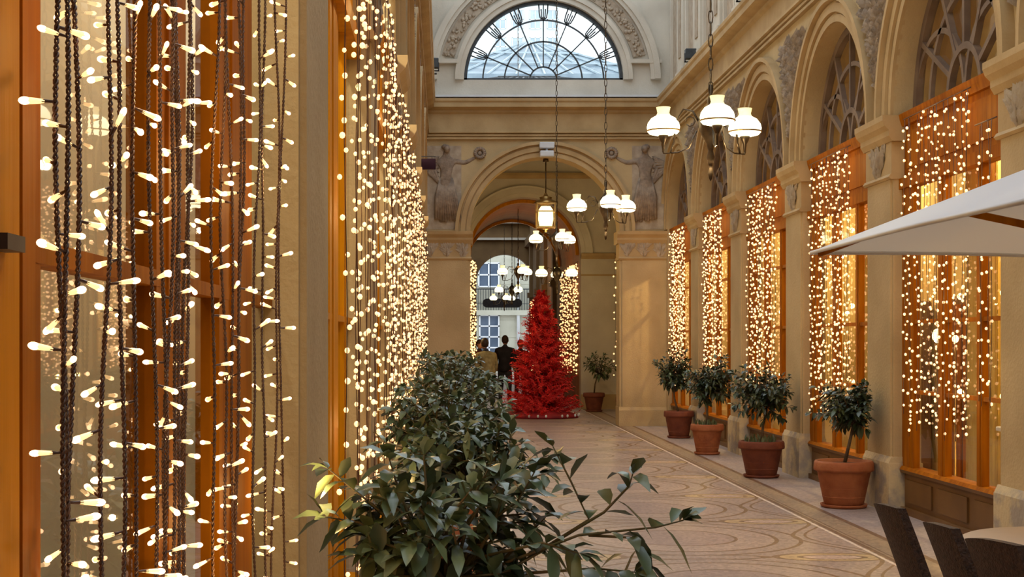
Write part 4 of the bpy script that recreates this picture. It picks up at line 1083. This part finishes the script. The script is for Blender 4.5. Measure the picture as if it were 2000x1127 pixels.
def chair_proto():
    root = thing('wicker_chair', '', 'chair', (0, 0, 0), 'dark wicker chairs around the cafe table')
    m = MB(); m.bbox(-.19, .19, -.23, .20, .40, .46, .018); m.build('seat', 'wicker', root)
    # back: tall, slightly leaning, slight curve, top a little narrower
    m = MB(); nx, nz = 8, 8; g = []
    for s_ in (0, 1):
        for i in range(nz + 1):
            for j in range(nx + 1):
                t = i / nz; u = j / nx * 2 - 1; w = .195 - .02 * t
                y = -.22 - .15 * t - .02 * t * t + .03 * (u * u) - (.035 if s_ else 0); z = .44 + .49 * t - .012 * u * u * t + (.012 * u * t)
                g.append((u * w, y, z))
    k = (nx + 1) * (nz + 1); f = []
    for i in range(nz):
        for j in range(nx):
            a = i * (nx + 1) + j; f += [(a, a + 1, a + nx + 2, a + nx + 1), (k + a + nx + 1, k + a + nx + 2, k + a + 1, k + a)]
    for i in range(nz):
        a = i * (nx + 1); f.append((a, a + nx + 1, k + a + nx + 1, k + a)); a += nx; f.append((a + nx + 1, a, k + a, k + a + nx + 1))
    for j in range(nx):
        a = nz * (nx + 1) + j; f.append((a, a + 1, k + a + 1, k + a)); a = j; f.append((a + 1, a, k + a, k + a + 1))
    m.add(g, f, 0, False); m.build('backrest', 'wicker', root)
    for sx in (-1, 1):
        for sy in (-1, 1):
            m = MB(); m.bar((sx * .165, sy * .18, .42), (sx * .17, sy * (.19 if sy > 0 else .24), 0), .032); m.build('leg', 'wicker', root)
    return root
cp = chair_proto()
# (px, py of the back's top middle, distance, rotation, label): the top middle of the back is at (0,-.39,.93) before turning
for i, (px, py, Y, rz, lab) in enumerate(((1731, 984, 6.03, -1.60, 'dark wicker chair seen edge-on, its back leaning left of the other two'),
                                         (1831, 1021, 5.40, -1.62, 'dark wicker chair with its back toward the camera, between the other two'),
                                         (1935, 1052, 4.96, -1.44, 'dark wicker chair overlapping the cream tablecloth, nearest the right edge'))):
    o = cp if i == 0 else copy_tree(cp)
    w = P(px, py, Y); off = Vector((0, -.39, 0)); off.rotate(Matrix.Rotation(rz, 3, 'Z'))
    o.location = (w.x - off.x, Y - off.y, 0); o.rotation_euler.z = rz; o['label'] = lab

# ------------------------------------------------------------------ shop contents (right)
def sconce(px, py, X, label, r=.06):
    Y = X * F / (px - VX); p = Vector((X, Y, EYE - (py - VY) * Y / F))
    t = thing('floor_lamp', label, 'lamp', (X, Y, 0), 'small lamps inside the shops')
    m = MB(); m.lathe([(.12, 0), (.11, .02), (.015, .05), (.012, p.z - .14), (.02, p.z - .08)], n=12); m.build('stand', 'brass', t)
    m = MB(); m.blob((0, 0, p.z), (r, r, r * 1.2), 12, 8); m.build('light_bulb', 'lamp_bulb', t)
    return p
SP = [sconce(1833, 656, 4.75, 'bright shop lamp left of the window post behind the nearest light curtain'),
      sconce(1866, 662, 5.1, 'dimmer shop lamp right of the window post behind the nearest light curtain', .032),
      sconce(1511, 637, 4.8, 'brightest shop lamp, in the third shop window', .05),
      sconce(1402, 682, 4.8, 'small shop lamp low in the fourth shop window', .035)]
def drape(x, y0, y1, z0, z1, label, amp=.03):
    m = MB(); n = 60; g = []
    for z in (z0, z1):
        for k in range(n + 1): g.append((x + amp * math.sin(k * 1.3), y0 + (y1 - y0) * k / n, z))
    g += [(q[0] + .01, q[1], q[2]) for q in g]; k2 = 2 * (n + 1)
    f = [(k, k + 1, n + 2 + k, n + 1 + k) for k in range(n)] + [(k2 + n + 1 + k, k2 + n + 2 + k, k2 + k + 1, k2 + k) for k in range(n)]
    m.add(g, f, 0, True); o = m.build('curtain', 'drape'); tag(o, label, 'curtain', 'curtains inside the shops')
drape(4.75, 12.55, 13.25, .3, 3.5, 'pleated yellow curtain behind the left pane of the nearest shop window')
drape(4.75, 16.1, 16.8, .3, 3.5, 'pleated yellow curtain in the second shop window')
drape(4.75, 19.5, 20.2, .3, 3.5, 'pleated yellow curtain in the third shop window')
m = MB()
p = P(1885, 905, 0)
t = thing('armchair', 'olive green armchair inside the nearest shop window', 'armchair', (5.4, 12.9, 0))
m = MB(); m.bbox(-.35, .35, -.45, .45, .1, .42, .05); m.build('seat', 'sofa', t)
m = MB(); m.bbox(.2, .4, -.45, .45, .42, .85, .05); m.build('backrest', 'sofa', t)
for s_ in (-1, 1): m = MB(); m.bbox(-.35, .35, s_ * .45 - .08, s_ * .45 + .08, .3, .6, .04); m.build('armrest', 'sofa', t)
for sx in (-1, 1):
    for sy in (-1, 1): m = MB(); m.box(sx * .3 - .02, sx * .3 + .02, sy * .4 - .02, sy * .4 + .02, 0, .1); m.build('leg', 'wood', t)
t = thing('display_stand', 'white display stand low in the nearest shop window', 'stand', (4.75, 11.75, 0))
m = MB(); m.bbox(-.2, .2, -.3, .3, .86, .9, .008); m.build('tabletop', 'white_paint', t)
for s_ in (-1, 1): m = MB(); m.box(-.16, .16, s_ * .26 - .02, s_ * .26 + .02, 0, .86); m.build('leg', 'white_paint', t)
t = thing('show_card', 'white leaning card on the display stand', 'card', (4.72, 11.95, .9)); m = MB()
m.add([(-.02, -.09, 0), (-.02, .09, 0), (.06, .09, .32), (.06, -.09, .32), (0, -.09, 0), (0, .09, 0), (.08, .09, .32), (.08, -.09, .32)], [(0, 1, 2, 3), (7, 6, 5, 4), (0, 4, 5, 1), (3, 2, 6, 7), (0, 3, 7, 4), (1, 5, 6, 2)]); m.build('card', 'white_paint', t)
rd = random.Random(8); t = thing('flower_arrangement', 'tall arrangement of pale yellow flowers in the nearest shop window', 'flowers', (5.1, 11.7, 0))
m = MB(); m.lathe([(.12, 0), (.16, .2), (.10, .6), (.13, .75)], n=16); m.build('vase', 'white_paint', t)
m = MB(); m2 = MB()
for k in range(34):
    e = Vector((rd.uniform(-.35, .35), rd.uniform(-.4, .4), rd.uniform(1.1, 2.1))); m.tube([(0, 0, .6), (e.x * .4, e.y * .4, e.z * .7), e], .006, 4)
    m2.blob(e, (.055, .055, .045), 7, 5)
m.build('stems', 'leaf', t); m2.build('blossoms', 'flower', t)
for i, (y, lab) in enumerate(((15.6, 'dark cabinet inside the second shop window'), (18.8, 'dark cabinet inside the third shop window'))):
    t = thing('shop_cabinet', lab, 'cabinet', (5.8, y, 0), 'cabinets inside the shops')
    m = MB(); m.bbox(-.25, .25, -.7, .7, 0, 2.1, .02); m.build('body', 'shop_dark', t)
    for s_ in (-1, 1):
        m = MB(); m.box(-.27, -.25, s_ * .35 - .31, s_ * .35 + .31, .1, 2.0); d = m.build('door', 'wood', t)
        m = MB(); m.blob((-.285, s_ * .08, 1.0), (.015, .015, .015), 8, 6); m.build('knob', 'brass', d)

# ------------------------------------------------------------------ lights
def area(loc, rot, sx, sy, e, col, shape='RECTANGLE'):
    l = bpy.data.lights.new('area_light', 'AREA'); l.shape = shape; l.size = sx; l.size_y = sy; l.energy = e; l.color = col
    o = bpy.data.objects.new('area_light', l); COL.objects.link(o); o.location = loc; o.rotation_euler = rot; return o
def point(loc, e, col, r=.05):
    l = bpy.data.lights.new('point_light', 'POINT'); l.energy = e; l.color = col; l.shadow_soft_size = r
    o = bpy.data.objects.new('point_light', l); COL.objects.link(o); o.location = loc; return o
WARM = (1.0, .62, .22)
# glow of the light curtains: small warm sources among the strings
for k in range(5):
    for yy in (-.7, -1.7):
        for z in (1.15, 2.0, 2.85, 3.5): point((XR - .16, 13.65 + PER * k + yy, z), 1.5, WARM, .03)
for z in (1.4, 2.6): point((XR - .16, 11.3, z), 1.5, WARM, .03)
for k in range(1, 7):
    for yy in (.8, 1.6, 2.4):
        for z in (1.2, 2.2, 3.2): point((XL + .14, 3.9 + PER * k - PER + WID + yy - .1, z), 1.3, WARM, .012)
for y in (1.7, 2.3, 2.9, 3.45):
    for z in (.7, 1.25, 1.95, 2.6): point((XL + .09, y, z), .95, WARM, .006)
# unseen points added to light the shop interiors
for uc, r, zs, b in opsR:
    if uc < 3: continue
    point((5.2, uc, 3.45), 120, (1, .68, .28), .04); point((5.6, uc, 5.4), 5, (1, .72, .48), .04)
for k in range(0, 7): point((-1.0, 2.6 + PER * k, 4.2), 120, (1, .86, .62), .05)
for i, p in enumerate(LIGHTP):
    point(p + Vector((0, 0, -.30)), 22 if i < 3 else 26, (1, .78, .45), .04)
point(L0 + Vector((0, 0, -.45)), 16, (1, .7, .3), .1)
point((CX, 37.5, 3.6), 22, (1, .55, .18), .05); point((2.2, 50, 4), 50, (1, .6, .25), .05); point((3.6, 30.5, 3.0), 38, (1, .72, .3), .03); point((.2, 30.5, 2.2), 45, (1, .72, .3), .03)  # added fill points warm the tunnel, far passage and rotunda, no fixture there

w = bpy.data.worlds.new('World'); S.world = w; w.use_nodes = True
bg = w.node_tree.nodes['Background']; bg.inputs['Color'].default_value = (.80, .90, 1.0, 1); bg.inputs['Strength'].default_value = 2.1

# ------------------------------------------------------------------ camera
cd = bpy.data.cameras.new('camera'); cam = bpy.data.objects.new('camera', cd); COL.objects.link(cam)
cam.location = (0, 0, EYE); cam.rotation_euler = (PI / 2, 0, 0)
cd.sensor_width = 36; cd.lens = F / 2000 * 36; cd.shift_x = (1000 - VX) / 2000; cd.shift_y = (VY - 563.5) / 2000
cd.clip_start = .05; cd.clip_end = 300
S.camera = cam
S.view_settings.view_transform = 'Standard'; S.view_settings.look = 'None'; S.view_settings.exposure = 0; S.view_settings.gamma = 1; S.view_settings.use_curve_mapping = False
S.cycles.use_denoising = True
S.cycles.max_bounces = 8; S.cycles.transparent_max_bounces = 16; S.cycles.sample_clamp_indirect = 4; S.cycles.sample_clamp_direct = 0
